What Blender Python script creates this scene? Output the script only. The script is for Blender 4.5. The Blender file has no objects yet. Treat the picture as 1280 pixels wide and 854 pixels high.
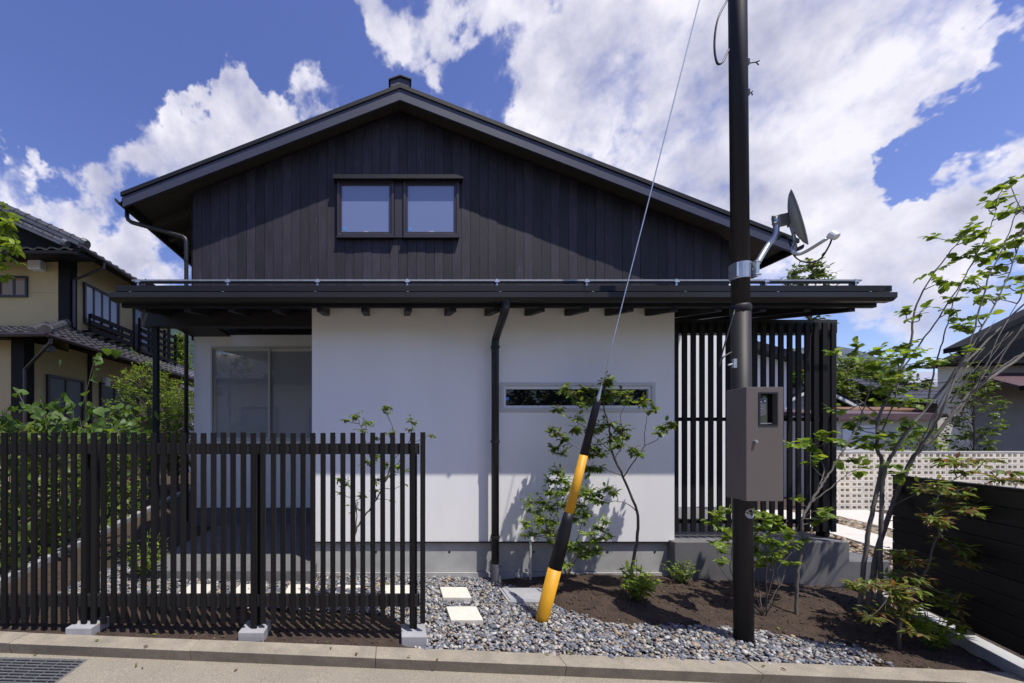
import bpy, bmesh, math, random
import numpy as np
from mathutils import Vector, Matrix, noise as mnoise
random.seed(7); rng = np.random.default_rng(7)
scene = bpy.context.scene
C = scene.collection
R = math.radians

# ------------------------------------------------------------------ camera
CAMZ = 1.5
F, CX, CY = 500.0, 490.0, 548.0            # focal length and principal point, in pixels of a 1280 x 854 frame
cam_d = bpy.data.cameras.new('camera'); cam = bpy.data.objects.new('camera', cam_d); C.objects.link(cam)
cam.location = (0, 0, CAMZ); cam.rotation_euler = (R(90), 0, 0)
cam_d.sensor_fit = 'HORIZONTAL'; cam_d.sensor_width = 36; cam_d.lens = 36*F/1280
cam_d.shift_x = (640-CX)/1280; cam_d.shift_y = (CY-427)/1280
cam_d.clip_start = .05; cam_d.clip_end = 3000
scene.camera = cam
def P(px, py, Y): return Vector(((px-CX)/F*Y, Y, CAMZ-(py-CY)/F*Y))
def PX(px, Y): return (px-CX)/F*Y
def PZ(py, Y): return CAMZ-(py-CY)/F*Y
def D(px, py): return Vector(((px-CX)/F, 1, (CY-py)/F)).normalized()

# ------------------------------------------------------------------ sky and sun
SUN_EL, SUN_AZ = 66.0, 40.0                # azimuth: degrees to the right of straight behind the camera
S = Vector((math.sin(R(SUN_AZ))*math.cos(R(SUN_EL)), -math.cos(R(SUN_AZ))*math.cos(R(SUN_EL)), math.sin(R(SUN_EL))))
sl = bpy.data.lights.new('sun', 'SUN'); sl.energy = 3.6; sl.angle = R(.53); sl.color = (1, .95, .87)
so = bpy.data.objects.new('sun', sl); C.objects.link(so); so.rotation_euler = S.to_track_quat('Z', 'Y').to_euler(); so.location = (8, -8, 20)
world = bpy.data.worlds.new('World'); scene.world = world; world.use_nodes = True
def build_sky():
    nt = world.node_tree; n = nt.nodes; l = nt.links; n.clear()
    out = n.new('ShaderNodeOutputWorld'); bg = n.new('ShaderNodeBackground'); l.new(bg.outputs[0], out.inputs[0])
    bg.inputs['Strength'].default_value = SKY_STRENGTH
    sky = n.new('ShaderNodeTexSky'); sky.sky_type = 'NISHITA'; sky.sun_disc = False
    sky.sun_elevation = R(SUN_EL); sky.sun_rotation = R(180-SUN_AZ); sky.altitude = 600; sky.air_density = 1.0; sky.dust_density = 1.0; sky.ozone_density = 2.0
    hs = n.new('ShaderNodeHueSaturation'); hs.inputs['Saturation'].default_value = 1.14; hs.inputs['Value'].default_value = .90; hs.inputs['Hue'].default_value = .524
    l.new(sky.outputs[0], hs.inputs['Color'])
    tc = n.new('ShaderNodeTexCoord'); vec = tc.outputs['Generated']
    def math_(op, a, b=None, c=None, clamp=False):
        m = n.new('ShaderNodeMath'); m.operation = op; m.use_clamp = clamp
        for i, v in enumerate((a, b, c)):
            if v is None: continue
            if isinstance(v, (int, float)): m.inputs[i].default_value = v
            else: l.new(v, m.inputs[i])
        return m.outputs[0]
    def vmath(op, a, b=None):
        m = n.new('ShaderNodeVectorMath'); m.operation = op
        for i, v in enumerate((a, b)):
            if v is None: continue
            if isinstance(v, (tuple, Vector)): m.inputs[i].default_value = tuple(v)
            else: l.new(v, m.inputs[i])
        return m
    def noise(v, sc, det, rough, dist=0.0):
        m = n.new('ShaderNodeTexNoise'); m.inputs['Scale'].default_value = sc; m.inputs['Detail'].default_value = det
        m.inputs['Roughness'].default_value = rough; m.inputs['Distortion'].default_value = dist; l.new(v, m.inputs['Vector']); return m.outputs[0]
    # one field of cumulus over the whole sky; the blobs say where the large heaps stand
    blobs = [(700,50,95,.5),(800,110,130,.55),(920,70,150,.55),(1060,50,140,.5),(1160,60,80,.45),(860,250,140,.5),(1010,210,150,.5),(1110,260,90,.45),(1225,235,80,.5),(1150,290,90,.4),(1200,330,110,.4),(1050,350,90,.3),
             (250,125,46,.65),(285,165,70,.65),(215,200,70,.6),(375,140,56,.55),(330,185,70,.6),(150,215,52,.42),(15,190,32,.42),(60,262,60,.5),(130,285,60,.5),(165,330,70,.45),(0,250,66,.4),
             (470,0,75,.42),(560,25,62,.42),(565,85,34,.35),(610,-20,60,.4),(300,70,16,.34),(178,100,22,.3),
             (100,60,170,-.55),(330,40,110,-.5),(1255,85,75,-.8),(1185,145,45,-.55),(505,110,45,-.35),(440,75,50,-.4),(60,120,70,-.35),(1015,265,35,-.3),(1085,315,40,-.28),(1000,400,40,-.1)]
    warp = n.new('ShaderNodeTexNoise'); warp.inputs['Scale'].default_value = 7; warp.inputs['Detail'].default_value = 5; warp.inputs['Roughness'].default_value = .6; l.new(vec, warp.inputs['Vector'])
    wvec = vmath('ADD', vec, vmath('MULTIPLY', vmath('SUBTRACT', warp.outputs['Color'], (.5,.5,.5)).outputs[0], (.34,.34,.34)).outputs[0]).outputs[0]
    acc = None
    for px, py, r, a in blobs:
        c = D(px, py); e = D(px+r*.7, py+r*.7)
        cosr = c.dot(e); ang = math.acos(cosr)
        d = vmath('DISTANCE', wvec, tuple(c)).outputs['Value']
        m = n.new('ShaderNodeMapRange'); m.interpolation_type = 'SMOOTHSTEP'
        m.inputs['From Min'].default_value = 1.35*ang; m.inputs['From Max'].default_value = .25*ang
        m.inputs['To Min'].default_value = 0; m.inputs['To Max'].default_value = a
        l.new(d, m.inputs['Value'])
        acc = m.outputs[0] if acc is None else math_('ADD', acc, m.outputs[0])
    acc = math_('MINIMUM', acc, .5); acc = math_('MAXIMUM', acc, -.6)
    def field(v, puffs=True):
        big = noise(v, 3.2, 3, .5); fine = noise(v, 8.0, 10, .57)
        f = math_('MULTIPLY_ADD', big, .35, math_('MULTIPLY', fine, 1.0))
        if not puffs: return f
        vo = n.new('ShaderNodeTexVoronoi'); vo.feature = 'F1'; vo.inputs['Scale'].default_value = 8.5; vo.inputs['Detail'].default_value = 2; vo.inputs['Roughness'].default_value = .6; vo.normalize = True; l.new(wvec, vo.inputs['Vector'])
        return math_('ADD', math_('MULTIPLY_ADD', vo.outputs['Distance'], -.8, .29), f)
    f0 = field(vec); fs = field(vec, False)
    dens = math_('ADD', f0, acc)
    m = n.new('ShaderNodeMapRange'); m.interpolation_type = 'SMOOTHSTEP'; l.new(dens, m.inputs['Value'])
    m.inputs['From Min'].default_value = .80; m.inputs['From Max'].default_value = 1.26
    cover = m.outputs[0]
    # shading of the heaps: thick parts and undersides greyer, edges towards the sun bright
    up = vmath('ADD', vec, (S.x*.05, S.y*.05+.0, S.z*.05)).outputs[0]
    f1 = field(up, False)
    shade = math_('SUBTRACT', fs, f1)
    thick = n.new('ShaderNodeMapRange'); l.new(dens, thick.inputs['Value'])
    thick.inputs['From Min'].default_value = 1.0; thick.inputs['From Max'].default_value = 1.5; thick.inputs['To Min'].default_value = 1.0; thick.inputs['To Max'].default_value = .80
    lum = math_('MULTIPLY_ADD', shade, .9, thick.outputs[0]); soft = noise(vec, 5.5, 4, .5)
    lum = math_('ADD', lum, math_('MULTIPLY_ADD', soft, 1.0, -.53))
    lum = math_('MINIMUM', math_('MAXIMUM', lum, .62), 1.08)
    cc = n.new('ShaderNodeMix'); cc.data_type = 'RGBA'
    cc.inputs['A'].default_value = (*[v*CLOUD for v in (.40,.42,.60)], 1); cc.inputs['B'].default_value = (*[v*CLOUD for v in (.93,.91,1.0)], 1)
    mr = n.new('ShaderNodeMapRange'); l.new(lum, mr.inputs['Value']); mr.inputs['From Min'].default_value = .6; mr.inputs['From Max'].default_value = 1.05
    l.new(mr.outputs[0], cc.inputs['Factor'])
    mx = n.new('ShaderNodeMix'); mx.data_type = 'RGBA'; l.new(cover, mx.inputs['Factor']); l.new(hs.outputs[0], mx.inputs['A']); l.new(cc.outputs['Result'], mx.inputs['B'])
    l.new(mx.outputs['Result'], bg.inputs['Color'])
SKY_STRENGTH = .14; CLOUD = 5.2
build_sky()
world.cycles.sampling_method = 'MANUAL'; world.cycles.sample_map_resolution = 512
vs = scene.view_settings; vs.view_transform = 'Standard'; vs.look = 'None'; vs.exposure = 0.5; vs.gamma = 1
scene.render.engine = 'CYCLES'

# ------------------------------------------------------------------ helpers
class MB:
    def __init__(s): s.v = []; s.f = []; s.c = []
    def add(s, verts, faces, col=None):
        o = len(s.v); s.v += [tuple(v) for v in verts]; s.f += [tuple(i+o for i in f) for f in faces]
        if col is not None: s.c += [col]*len(verts)
        return s
    def box(s, x0, x1, y0, y1, z0, z1):
        return s.add([(x0,y0,z0),(x1,y0,z0),(x1,y1,z0),(x0,y1,z0),(x0,y0,z1),(x1,y0,z1),(x1,y1,z1),(x0,y1,z1)],
                     [(3,2,1,0),(4,5,6,7),(0,1,5,4),(1,2,6,5),(2,3,7,6),(3,0,4,7)])
    def hexa(s, a, b):        # two quads (4 points each, same winding) joined
        return s.add(list(a)+list(b), [(3,2,1,0),(4,5,6,7),(0,1,5,4),(1,2,6,5),(2,3,7,6),(3,0,4,7)])
    def prism(s, poly, axis, a0, a1):     # polygon in the two other axes, extruded along 'axis'
        n = len(poly)
        def pt(p, a): return (a, p[0], p[1]) if axis == 'x' else ((p[0], a, p[1]) if axis == 'y' else (p[0], p[1], a))
        vs_ = [pt(p, a0) for p in poly]+[pt(p, a1) for p in poly]
        return s.add(vs_, [tuple(range(n)), tuple(range(2*n-1, n-1, -1))]+[(i, i+n, (i+1) % n+n, (i+1) % n) for i in range(n)])
    def bar(s, p, q, w, h, up=Vector((0,0,1))):    # rectangular bar from p to q
        p = Vector(p); q = Vector(q); d = (q-p).normalized(); sd = d.cross(up)
        if sd.length < 1e-4: sd = d.cross(Vector((0,1,0)))
        sd.normalize(); u = sd.cross(d)
        r = [(-1,-1),(1,-1),(1,1),(-1,1)]
        return s.hexa([p+sd*a*w/2+u*b*h/2 for a, b in r], [q+sd*a*w/2+u*b*h/2 for a, b in r])
    def tube(s, pts, rad, n=8, cap=True, col=None):
        pts = [Vector(p) for p in pts]; k = len(pts)
        if not isinstance(rad, (list, tuple)): rad = [rad]*k
        o = len(s.v); prev = None
        for i, p in enumerate(pts):
            d = (pts[min(i+1, k-1)]-pts[max(i-1, 0)]).normalized()
            if prev is None: a = d.orthogonal().normalized()
            else: a = (prev-d*prev.dot(d)).normalized()
            prev = a; b = d.cross(a)
            for j in range(n):
                t = 2*math.pi*j/n; s.v.append(tuple(p+(a*math.cos(t)+b*math.sin(t))*rad[i]))
                if col is not None: s.c.append(col)
        for i in range(k-1):
            for j in range(n):
                s.f.append((o+i*n+j, o+i*n+(j+1) % n, o+(i+1)*n+(j+1) % n, o+(i+1)*n+j))
        if cap:
            s.f.append(tuple(o+j for j in range(n-1, -1, -1))); s.f.append(tuple(o+(k-1)*n+j for j in range(n)))
        return s
    def mesh(s, name, smooth=False, bevel=0, seg=2):
        me = bpy.data.meshes.new(name); me.from_pydata(s.v, [], s.f)
        if s.c:
            at = me.color_attributes.new('tint', 'FLOAT_COLOR', 'POINT')
            at.data.foreach_set('color', np.array([(*c, 1) for c in s.c], np.float32).ravel())
        if bevel:
            bm = bmesh.new(); bm.from_mesh(me); bmesh.ops.remove_doubles(bm, verts=bm.verts, dist=1e-5)
            es = [e for e in bm.edges if len(e.link_faces) == 2 and e.calc_face_angle(0) > .5]
            bmesh.ops.bevel(bm, geom=es, offset=bevel, segments=seg, affect='EDGES', profile=.5, clamp_overlap=True)
            bm.to_mesh(me); bm.free()
        if smooth == 'auto': me.shade_auto = None
        if smooth is True: me.polygons.foreach_set('use_smooth', [True]*len(me.polygons))
        me.update(); return me
    def build(s, name, mat, parent=None, smooth=False, bevel=0, seg=2):
        return link(name, s.mesh(name, smooth, bevel, seg), mat, parent)
def link(name, me, mat, parent=None, loc=None):
    if mat is not None and not me.materials: me.materials.append(mat)
    o = bpy.data.objects.new(name, me); C.objects.link(o)
    if loc is not None: o.location = loc
    if parent is not None: adopt(o, parent)
    return o
def world_loc(o):
    v = Vector((0,0,0))
    while o is not None:
        v = v+Vector(o.location); 
        if o.parent: v = v+o.matrix_parent_inverse.translation
        o = o.parent
    return v
def adopt(o, parent):
    w = world_loc(parent); o.parent = parent; o.matrix_parent_inverse = Matrix.Translation(-w)
def tag(o, label=None, cat=None, group=None, kind=None):
    if label: o['label'] = label
    if cat: o['category'] = cat
    if group: o['group'] = group
    if kind: o['kind'] = kind
    return o
def thing(name, label, cat, loc, group=None):
    o = bpy.data.objects.new(name, None); C.objects.link(o); o.location = loc; o.empty_display_size = .1
    return tag(o, label, cat, group)
def box(name, mat, parent, *a, bevel=0): return MB().box(*a).build(name, mat, parent, bevel=bevel)

# ------------------------------------------------------------------ materials
def nodes_of(name):
    m = bpy.data.materials.new(name); m.use_nodes = True; nt = m.node_tree
    return m, nt, nt.nodes['Principled BSDF'], nt.nodes['Material Output']
def noise_node(nt, sc, det=6, rough=.6, stretch=(1,1,1), w=None):
    g = nt.nodes.new('ShaderNodeNewGeometry'); v = nt.nodes.new('ShaderNodeVectorMath'); v.operation = 'MULTIPLY'
    v.inputs[1].default_value = stretch; nt.links.new(g.outputs['Position'], v.inputs[0])
    src = v.outputs[0]
    if w is not None:
        oi = nt.nodes.new('ShaderNodeObjectInfo'); a = nt.nodes.new('ShaderNodeVectorMath'); a.operation = 'SCALE'; 
        cv = nt.nodes.new('ShaderNodeCombineXYZ'); nt.links.new(oi.outputs['Random'], cv.inputs[0]); nt.links.new(oi.outputs['Random'], cv.inputs[1]); nt.links.new(oi.outputs['Random'], cv.inputs[2])
        nt.links.new(cv.outputs[0], a.inputs[0]); a.inputs['Scale'].default_value = w
        ad = nt.nodes.new('ShaderNodeVectorMath'); nt.links.new(src, ad.inputs[0]); nt.links.new(a.outputs[0], ad.inputs[1]); src = ad.outputs[0]
    t = nt.nodes.new('ShaderNodeTexNoise'); t.inputs['Scale'].default_value = sc; t.inputs['Detail'].default_value = det; t.inputs['Roughness'].default_value = rough
    nt.links.new(src, t.inputs['Vector']); return t.outputs[0]
def M(name, col, rough=.6, metal=0, var=.15, scale=6, stretch=(1,1,1), bump=0, bscale=80, bstretch=(1,1,1), objvar=0, spec=.5, speck=0, sscale=250, bdist=.004):
    m, nt, b, out = nodes_of(name); L = nt.links
    b.inputs['Roughness'].default_value = rough; b.inputs['Metallic'].default_value = metal; b.inputs['Specular IOR Level'].default_value = spec
    def mul(a, k0, k1):
        r = nt.nodes.new('ShaderNodeMapRange'); r.inputs['From Min'].default_value = .25; r.inputs['From Max'].default_value = .75
        r.inputs['To Min'].default_value = k0; r.inputs['To Max'].default_value = k1; L.new(a, r.inputs['Value']); return r.outputs[0]
    def prod(a, bb):
        q = nt.nodes.new('ShaderNodeMath'); q.operation = 'MULTIPLY'; L.new(a, q.inputs[0]); L.new(bb, q.inputs[1]); return q.outputs[0]
    k = mul(noise_node(nt, scale, 8, .6, stretch, w=37.0 if objvar else None), 1-var, 1+var)
    if speck: k = prod(k, mul(noise_node(nt, sscale, 2, .5), 1-speck, 1+speck))
    if objvar:
        oi = nt.nodes.new('ShaderNodeObjectInfo'); r = nt.nodes.new('ShaderNodeMapRange'); L.new(oi.outputs['Random'], r.inputs['Value'])
        r.inputs['To Min'].default_value = 1-objvar; r.inputs['To Max'].default_value = 1+objvar; k = prod(k, r.outputs[0])
    v = nt.nodes.new('ShaderNodeVectorMath'); v.operation = 'SCALE'; v.inputs[0].default_value = col; L.new(k, v.inputs['Scale']); L.new(v.outputs[0], b.inputs['Base Color'])
    if bump:
        bn = nt.nodes.new('ShaderNodeBump'); bn.inputs['Strength'].default_value = bump; bn.inputs['Distance'].default_value = bdist
        L.new(noise_node(nt, bscale, 6, .65, bstretch, w=37.0 if objvar else None), bn.inputs['Height']); L.new(bn.outputs[0], b.inputs['Normal'])
    return m
def M_attr(name, rough=.6, trans=0, spec=.4, var=.2, scale=60):
    m, nt, b, out = nodes_of(name); L = nt.links
    at = nt.nodes.new('ShaderNodeAttribute'); at.attribute_name = 'tint'
    r = nt.nodes.new('ShaderNodeMapRange'); r.inputs['From Min'].default_value = .25; r.inputs['From Max'].default_value = .75; r.inputs['To Min'].default_value = 1-var; r.inputs['To Max'].default_value = 1+var
    L.new(noise_node(nt, scale, 4), r.inputs['Value'])
    v = nt.nodes.new('ShaderNodeVectorMath'); v.operation = 'SCALE'; L.new(at.outputs['Color'], v.inputs[0]); L.new(r.outputs[0], v.inputs['Scale'])
    L.new(v.outputs[0], b.inputs['Base Color']); b.inputs['Roughness'].default_value = rough; b.inputs['Specular IOR Level'].default_value = spec
    if trans:
        t = nt.nodes.new('ShaderNodeBsdfTranslucent'); mx = nt.nodes.new('ShaderNodeMixShader'); mx.inputs[0].default_value = trans
        y = nt.nodes.new('ShaderNodeVectorMath'); y.operation = 'MULTIPLY'; y.inputs[1].default_value = (1.25, 1.2, .55); L.new(v.outputs[0], y.inputs[0]); L.new(y.outputs[0], t.inputs['Color'])
        L.new(b.outputs[0], mx.inputs[1]); L.new(t.outputs[0], mx.inputs[2]); L.new(mx.outputs[0], out.inputs[0])
    return m
def M_board(name, col):
    """dark stained cedar: long grain, knots, each board its own tone"""
    m, nt, b, out = nodes_of(name); L = nt.links
    n1 = noise_node(nt, 9, 8, .65, (9, 9, .45), w=53.0); n2 = noise_node(nt, 2.2, 3, .5, (1.5, 1, .7), w=19.0)
    g = nt.nodes.new('ShaderNodeNewGeometry'); vv = nt.nodes.new('ShaderNodeVectorMath'); vv.operation = 'MULTIPLY'; vv.inputs[1].default_value = (7.3, 0, 2.6); L.new(g.outputs['Position'], vv.inputs[0])
    vo = nt.nodes.new('ShaderNodeTexVoronoi'); vo.inputs['Scale'].default_value = 1.0; L.new(vv.outputs[0], vo.inputs['Vector'])
    kn = nt.nodes.new('ShaderNodeMapRange'); L.new(vo.outputs['Distance'], kn.inputs['Value']); kn.inputs['From Min'].default_value = .05; kn.inputs['From Max'].default_value = .13; kn.inputs['To Min'].default_value = 1.9; kn.inputs['To Max'].default_value = 1.0
    def rg(a, k0, k1):
        r = nt.nodes.new('ShaderNodeMapRange'); r.inputs['From Min'].default_value = .28; r.inputs['From Max'].default_value = .72; r.inputs['To Min'].default_value = k0; r.inputs['To Max'].default_value = k1; L.new(a, r.inputs['Value']); return r.outputs[0]
    def pr(a, c):
        q = nt.nodes.new('ShaderNodeMath'); q.operation = 'MULTIPLY'; L.new(a, q.inputs[0]); L.new(c, q.inputs[1]); return q.outputs[0]
    oi = nt.nodes.new('ShaderNodeObjectInfo'); ro = nt.nodes.new('ShaderNodeMapRange'); L.new(oi.outputs['Random'], ro.inputs['Value']); ro.inputs['To Min'].default_value = .62; ro.inputs['To Max'].default_value = 1.4
    k = pr(pr(rg(n1, .42, 1.75), rg(n2, .7, 1.3)), pr(ro.outputs[0], kn.outputs[0]))
    v = nt.nodes.new('ShaderNodeVectorMath'); v.operation = 'SCALE'; v.inputs[0].default_value = col; L.new(k, v.inputs['Scale']); L.new(v.outputs[0], b.inputs['Base Color'])
    b.inputs['Roughness'].default_value = .62; b.inputs['Specular IOR Level'].default_value = .35
    bn = nt.nodes.new('ShaderNodeBump'); bn.inputs['Strength'].default_value = .6; bn.inputs['Distance'].default_value = .004; L.new(n1, bn.inputs['Height']); L.new(bn.outputs[0], b.inputs['Normal'])
    return m
def M_glass(name, col, ior=1.9, rough=.02):
    m, nt, b, out = nodes_of(name)
    b.inputs['Base Color'].default_value = (*col, 1); b.inputs['Roughness'].default_value = rough; b.inputs['IOR'].default_value = ior
    return m

m_stucco = M('white_stucco', (.84,.83,.82), .9, var=.05, scale=1.6, stretch=(1,1,.3), bump=.35, bscale=260, speck=.04, sscale=320, bdist=.003)
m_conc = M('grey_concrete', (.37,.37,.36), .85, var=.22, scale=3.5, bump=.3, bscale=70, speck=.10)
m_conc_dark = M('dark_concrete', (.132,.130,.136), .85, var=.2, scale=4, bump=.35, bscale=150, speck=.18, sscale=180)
m_conc_lt = M('light_concrete', (.31,.31,.325), .85, var=.15, scale=6, bump=.3, bscale=90, speck=.10)
m_road = M('road_surface', (.275,.243,.193), .9, var=.16, scale=1.7, bump=.7, bscale=190, speck=.34, sscale=130, bdist=.006)
m_kerb = M('kerb_concrete', (.285,.25,.197), .9, var=.26, scale=7, bump=.7, bscale=140, speck=.28, sscale=150, bdist=.006)
m_board = M_board('dark_cedar', (.0205,.0170,.0255))
m_darkwood = M('black_stained_wood', (.0085,.0080,.0085), .65, var=.3, scale=6, stretch=(6,6,.4), bump=.3, bscale=40, bstretch=(5,5,.3), objvar=.3, spec=.2)
m_beamwood = M('dark_beam_wood', (.013,.012,.014), .6, var=.3, scale=6, stretch=(.5,5,5), bump=.2, bscale=40, bstretch=(.4,5,5), objvar=.2)
m_plank = M('black_plank', (.012,.011,.011), .55, var=.3, scale=6, stretch=(1,1,9), bump=.25, bscale=40, bstretch=(.6,.6,8), objvar=.35)
m_soffit = M('soffit_wood', (.05,.043,.036), .7, var=.25, scale=5, stretch=(5,.6,5), bump=.1, bscale=30)
m_metal = M('dark_sheet_metal', (.012,.012,.015), .5, metal=.0, var=.12, scale=3, objvar=.1, spec=.25)
m_barge = M('slate_blue_metal', (.046,.050,.080), .5, spec=.3, var=.12, scale=2.5, stretch=(1,1,3))
m_gutter = M('charcoal_gutter', (.019,.018,.019), .4, var=.1, spec=.35)
m_galv = M('galvanised_steel', (.52,.54,.55), .38, metal=.85, var=.15, scale=20)
m_galv_dull = M('dull_galvanised', (.30,.31,.32), .5, metal=.6, var=.2, scale=25)
m_frame_lt = M('pale_frame', (.55,.55,.52), .4, var=.05)
m_frame_dk = M('dark_frame', (.030,.022,.026), .35, var=.08)
m_pane_up = M_glass('upper_pane', (.16,.20,.34), 1.9)  # sky reflection put into the blue base, together with the curtain behind
m_pane_low = M_glass('porch_pane', (.32,.33,.36), 2.0)
m_pane_slit = M_glass('slit_pane', (.006,.006,.007), 1.5)
m_pipe_gr = M('grey_pvc', (.13,.13,.15), .5, var=.1)
m_pole = M('brown_pole_paint', (.017,.0155,.0175), .55, spec=.3, var=.12, scale=3, stretch=(1,1,.3))
m_box = M('taupe_box_paint', (.120,.100,.092), .45, var=.06, scale=3)
m_black = M('black_rubber', (.012,.012,.016), .45, var=.15)
m_guard_b = M('black_guard', (.009,.009,.013), .5, spec=.3, var=.2, scale=12)
m_guard_y = M('yellow_guard', (.66,.33,.012), .5, var=.10, scale=9, bump=.1, bscale=40)
m_tile_stone = M('cream_stone', (.60,.57,.50), .8, var=.08, scale=14, bump=.25, bscale=70, speck=.06)
m_soil = M('dark_soil', (.056,.036,.025), .95, var=.45, scale=11, bump=1.0, bscale=60, speck=.35, sscale=90, bdist=.02)
m_ground = M('far_ground', (.16,.15,.10), .95, var=.3, scale=.6)
m_pebble = M_attr('pebble', .62, var=.2, scale=90)
m_leaf = M_attr('leaf', .42, trans=.48, spec=.35, var=.18, scale=25)
m_clod = M_attr('clod', .95, var=.3, scale=60)
m_bark = M('bark', (.10,.085,.072), .85, var=.35, scale=30, stretch=(2,2,.6), bump=.5, bscale=70)
m_bark_pale = M('pale_bark', (.16,.145,.13), .85, var=.35, scale=26, stretch=(2,2,.7), bump=.5, bscale=70)
m_cream = M('beige_render', (.47,.375,.20), .9, var=.06, scale=2, bump=.2, bscale=150)
m_ktile = M('glazed_roof_tile', (.078,.076,.083), .27, var=.35, scale=7, spec=.6)
m_cream2 = M('pale_wall', (.58,.54,.47), .9, var=.08, scale=2)
m_greywall = M('grey_wall', (.17,.165,.16), .9, var=.12, scale=3)
m_maroon = M('maroon_roof_metal', (.085,.045,.052), .5, var=.2, scale=4)
m_white = M('white_paint', (.72,.72,.72), .6, var=.05)
m_block = M('cream_block', (.80,.73,.60), .9, var=.10, scale=9, bump=.3, bscale=80, objvar=.09)
m_slab = M('pale_concrete_slab', (.56,.53,.47), .9, var=.12, scale=4, bump=.2, bscale=80)
m_rust = M('rusty_roof', (.17,.085,.045), .8, var=.35, scale=5)
m_hill = M('wooded_hill', (.034,.062,.055), .95, var=.45, scale=.06, bump=1, bscale=.15, bdist=6)  # bluish green base, part of the blue is painted haze
m_hill2 = M('far_hill', (.055,.075,.105), .95, var=.2, scale=.02)  # distance haze put into the blue base colour
m_sticker = M('blue_sticker', (.05,.25,.6), .5, var=.02)
m_plate = M('silver_plate', (.42,.42,.45), .4, metal=.4, var=.1)
m_meter = M('meter_grey', (.10,.10,.12), .5, var=.1)
m_curtain = M('dim_interior', (.05,.05,.055), .9, var=.2)

# ------------------------------------------------------------------ terrain
def G(x): return .12-.025*(min(max(x, -6), 8)+1)
def gp(px, py, dz=0):                      # the point of the sloping garden seen at a pixel
    X = 0
    for _ in range(12):
        h = CAMZ-G(X)-dz; Y = F*h/(py-CY); X = (px-CX)/F*Y
    return Vector((X, Y, G(X)+dz))
def kerb_back(x): return 2.70-.029*(x+.7)
KW = .145
gx = [-900,-60,-14,-6,8,14,60,900]
mb = MB(); ys = [-900,-60,0,60,1500]
mb.add([(x, y, G(x)-.16) for y in ys for x in gx], [(j*8+i, j*8+i+1, (j+1)*8+i+1, (j+1)*8+i) for j in range(4) for i in range(7)])
tag(mb.build('ground', m_ground), 'flat ground of the neighbourhood reaching to the hills', 'ground', kind='structure')
mb = MB(); xs = [-60,-20,-6,8,20,60]
mb.add([(x, y(x), G(x)-.072) for y in (lambda x: -3.2, lambda x: kerb_back(max(min(x, 12), -12))-KW*.4) for x in xs], [(i, i+1, 6+i+1, 6+i) for i in range(5)])
tag(mb.build('road', m_road), 'tan road surface in front of the kerb', 'road', kind='structure')
# kerb of precast blocks
kerb = thing('kerb', 'tan concrete kerb along the front of the garden', 'kerb', (0, kerb_back(0)-KW/2, G(0)-.09)); del kerb['category']; tag(kerb, kind='structure')
x = -6.1
while x < 7:
    x1 = x+1.198; dzr = random.uniform(-.002,.002)
    m_ = MB(); j = .0006
    def cs(xx):
        yb = kerb_back(xx); z = G(xx)+.008+dzr
        return [(xx, yb-KW+.034, z-.11), (xx, yb, z-.11), (xx, yb, z), (xx, yb-KW, z)]  # undercut front, a shape put in to shade the face
    a, b = cs(x+j), cs(x1-j); m_.hexa(a, b); m_.build('kerb_block', m_kerb, kerb, bevel=.004, seg=2)
    x = x1+.001

# soil, one finely broken sheet; pebbles lie on it
def fbm(x, y, s, o=4):
    return mnoise.fractal(Vector((x*s, y*s, 3.1)), 1.0, 2.0, o)
front_line = [gp(*p) for p in [(626,731),(678,737),(692,757),(724,767),(759,778),(820,780),(883,783),(920,785),(950,788),(988,796),(1018,801),(1040,804),(1070,807),(1108,828)]]
def in_poly(x, y, poly):
    c = False; n = len(poly); j = n-1
    for i in range(n):
        xi, yi = poly[i]; xj, yj = poly[j]
        if (yi > y) != (yj > y) and x < (xj-xi)*(y-yi)/(yj-yi)+xi: c = not c
        j = i
    return c
gravel_poly = [(-2.9,3.28),(-1.6,3.26),(-.9,3.24),(-.1,3.22),(.10,3.05),(.10,2.9)]+[(.10, kerb_back(.1))]+[(x, kerb_back(x)) for x in (1,2,3)]
gravel_poly += [(p.x, p.y) for p in reversed(front_line)]
gravel_poly += [(front_line[0].x, 4.10),(-.75,4.10),(-.75,3.86),(-2.5,3.86),(-2.6,4.6),(-3.0,4.6)]
def soil_z(x, y):
    z = G(x)-.012
    if 2.5 < y < 4.2 and x > .8:
        # the planted bed swells a little behind its pebble edge
        k = min(max((y-2.95)/.6, 0), 1); z += .075*k*min(max((x-1.1)/.7, 0), 1)*min(max((5.2-x)/1.5, 0), 1)
    if in_poly(x, y, gravel_poly): z = G(x)-.022
    else: z += .014*fbm(x, y, 7)+.008*fbm(x, y, 26, 3)
    return z
xs = list(np.arange(-3.3, 5.0, .045)); ysl = list(np.arange(2.44, 4.3, .04))
xs = [-14,-9,-7,-6,-5,-4.4,-3.8]+xs+[5.2,5.6,6.2,7,8,10,14,20]; ysl = ysl+[4.5,4.8,5.2,5.7,6.3,7,8,9.5,12,16,22]
mb = MB(); nx = len(xs); rows = []
for j, y in enumerate(ysl):
    for xx in xs:
        yy = max(y, kerb_back(max(min(xx, 12), -12))-.02+.0005*j) 
        mb.v.append((xx, yy, soil_z(xx, yy)))
mb.f = [(j*nx+i, j*nx+i+1, (j+1)*nx+i+1, (j+1)*nx+i) for j in range(len(ysl)-1) for i in range(nx-1)]
tag(mb.build('soil_bed', m_soil, smooth=True), 'dark brown garden soil behind the kerb', 'soil', kind='structure')

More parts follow.
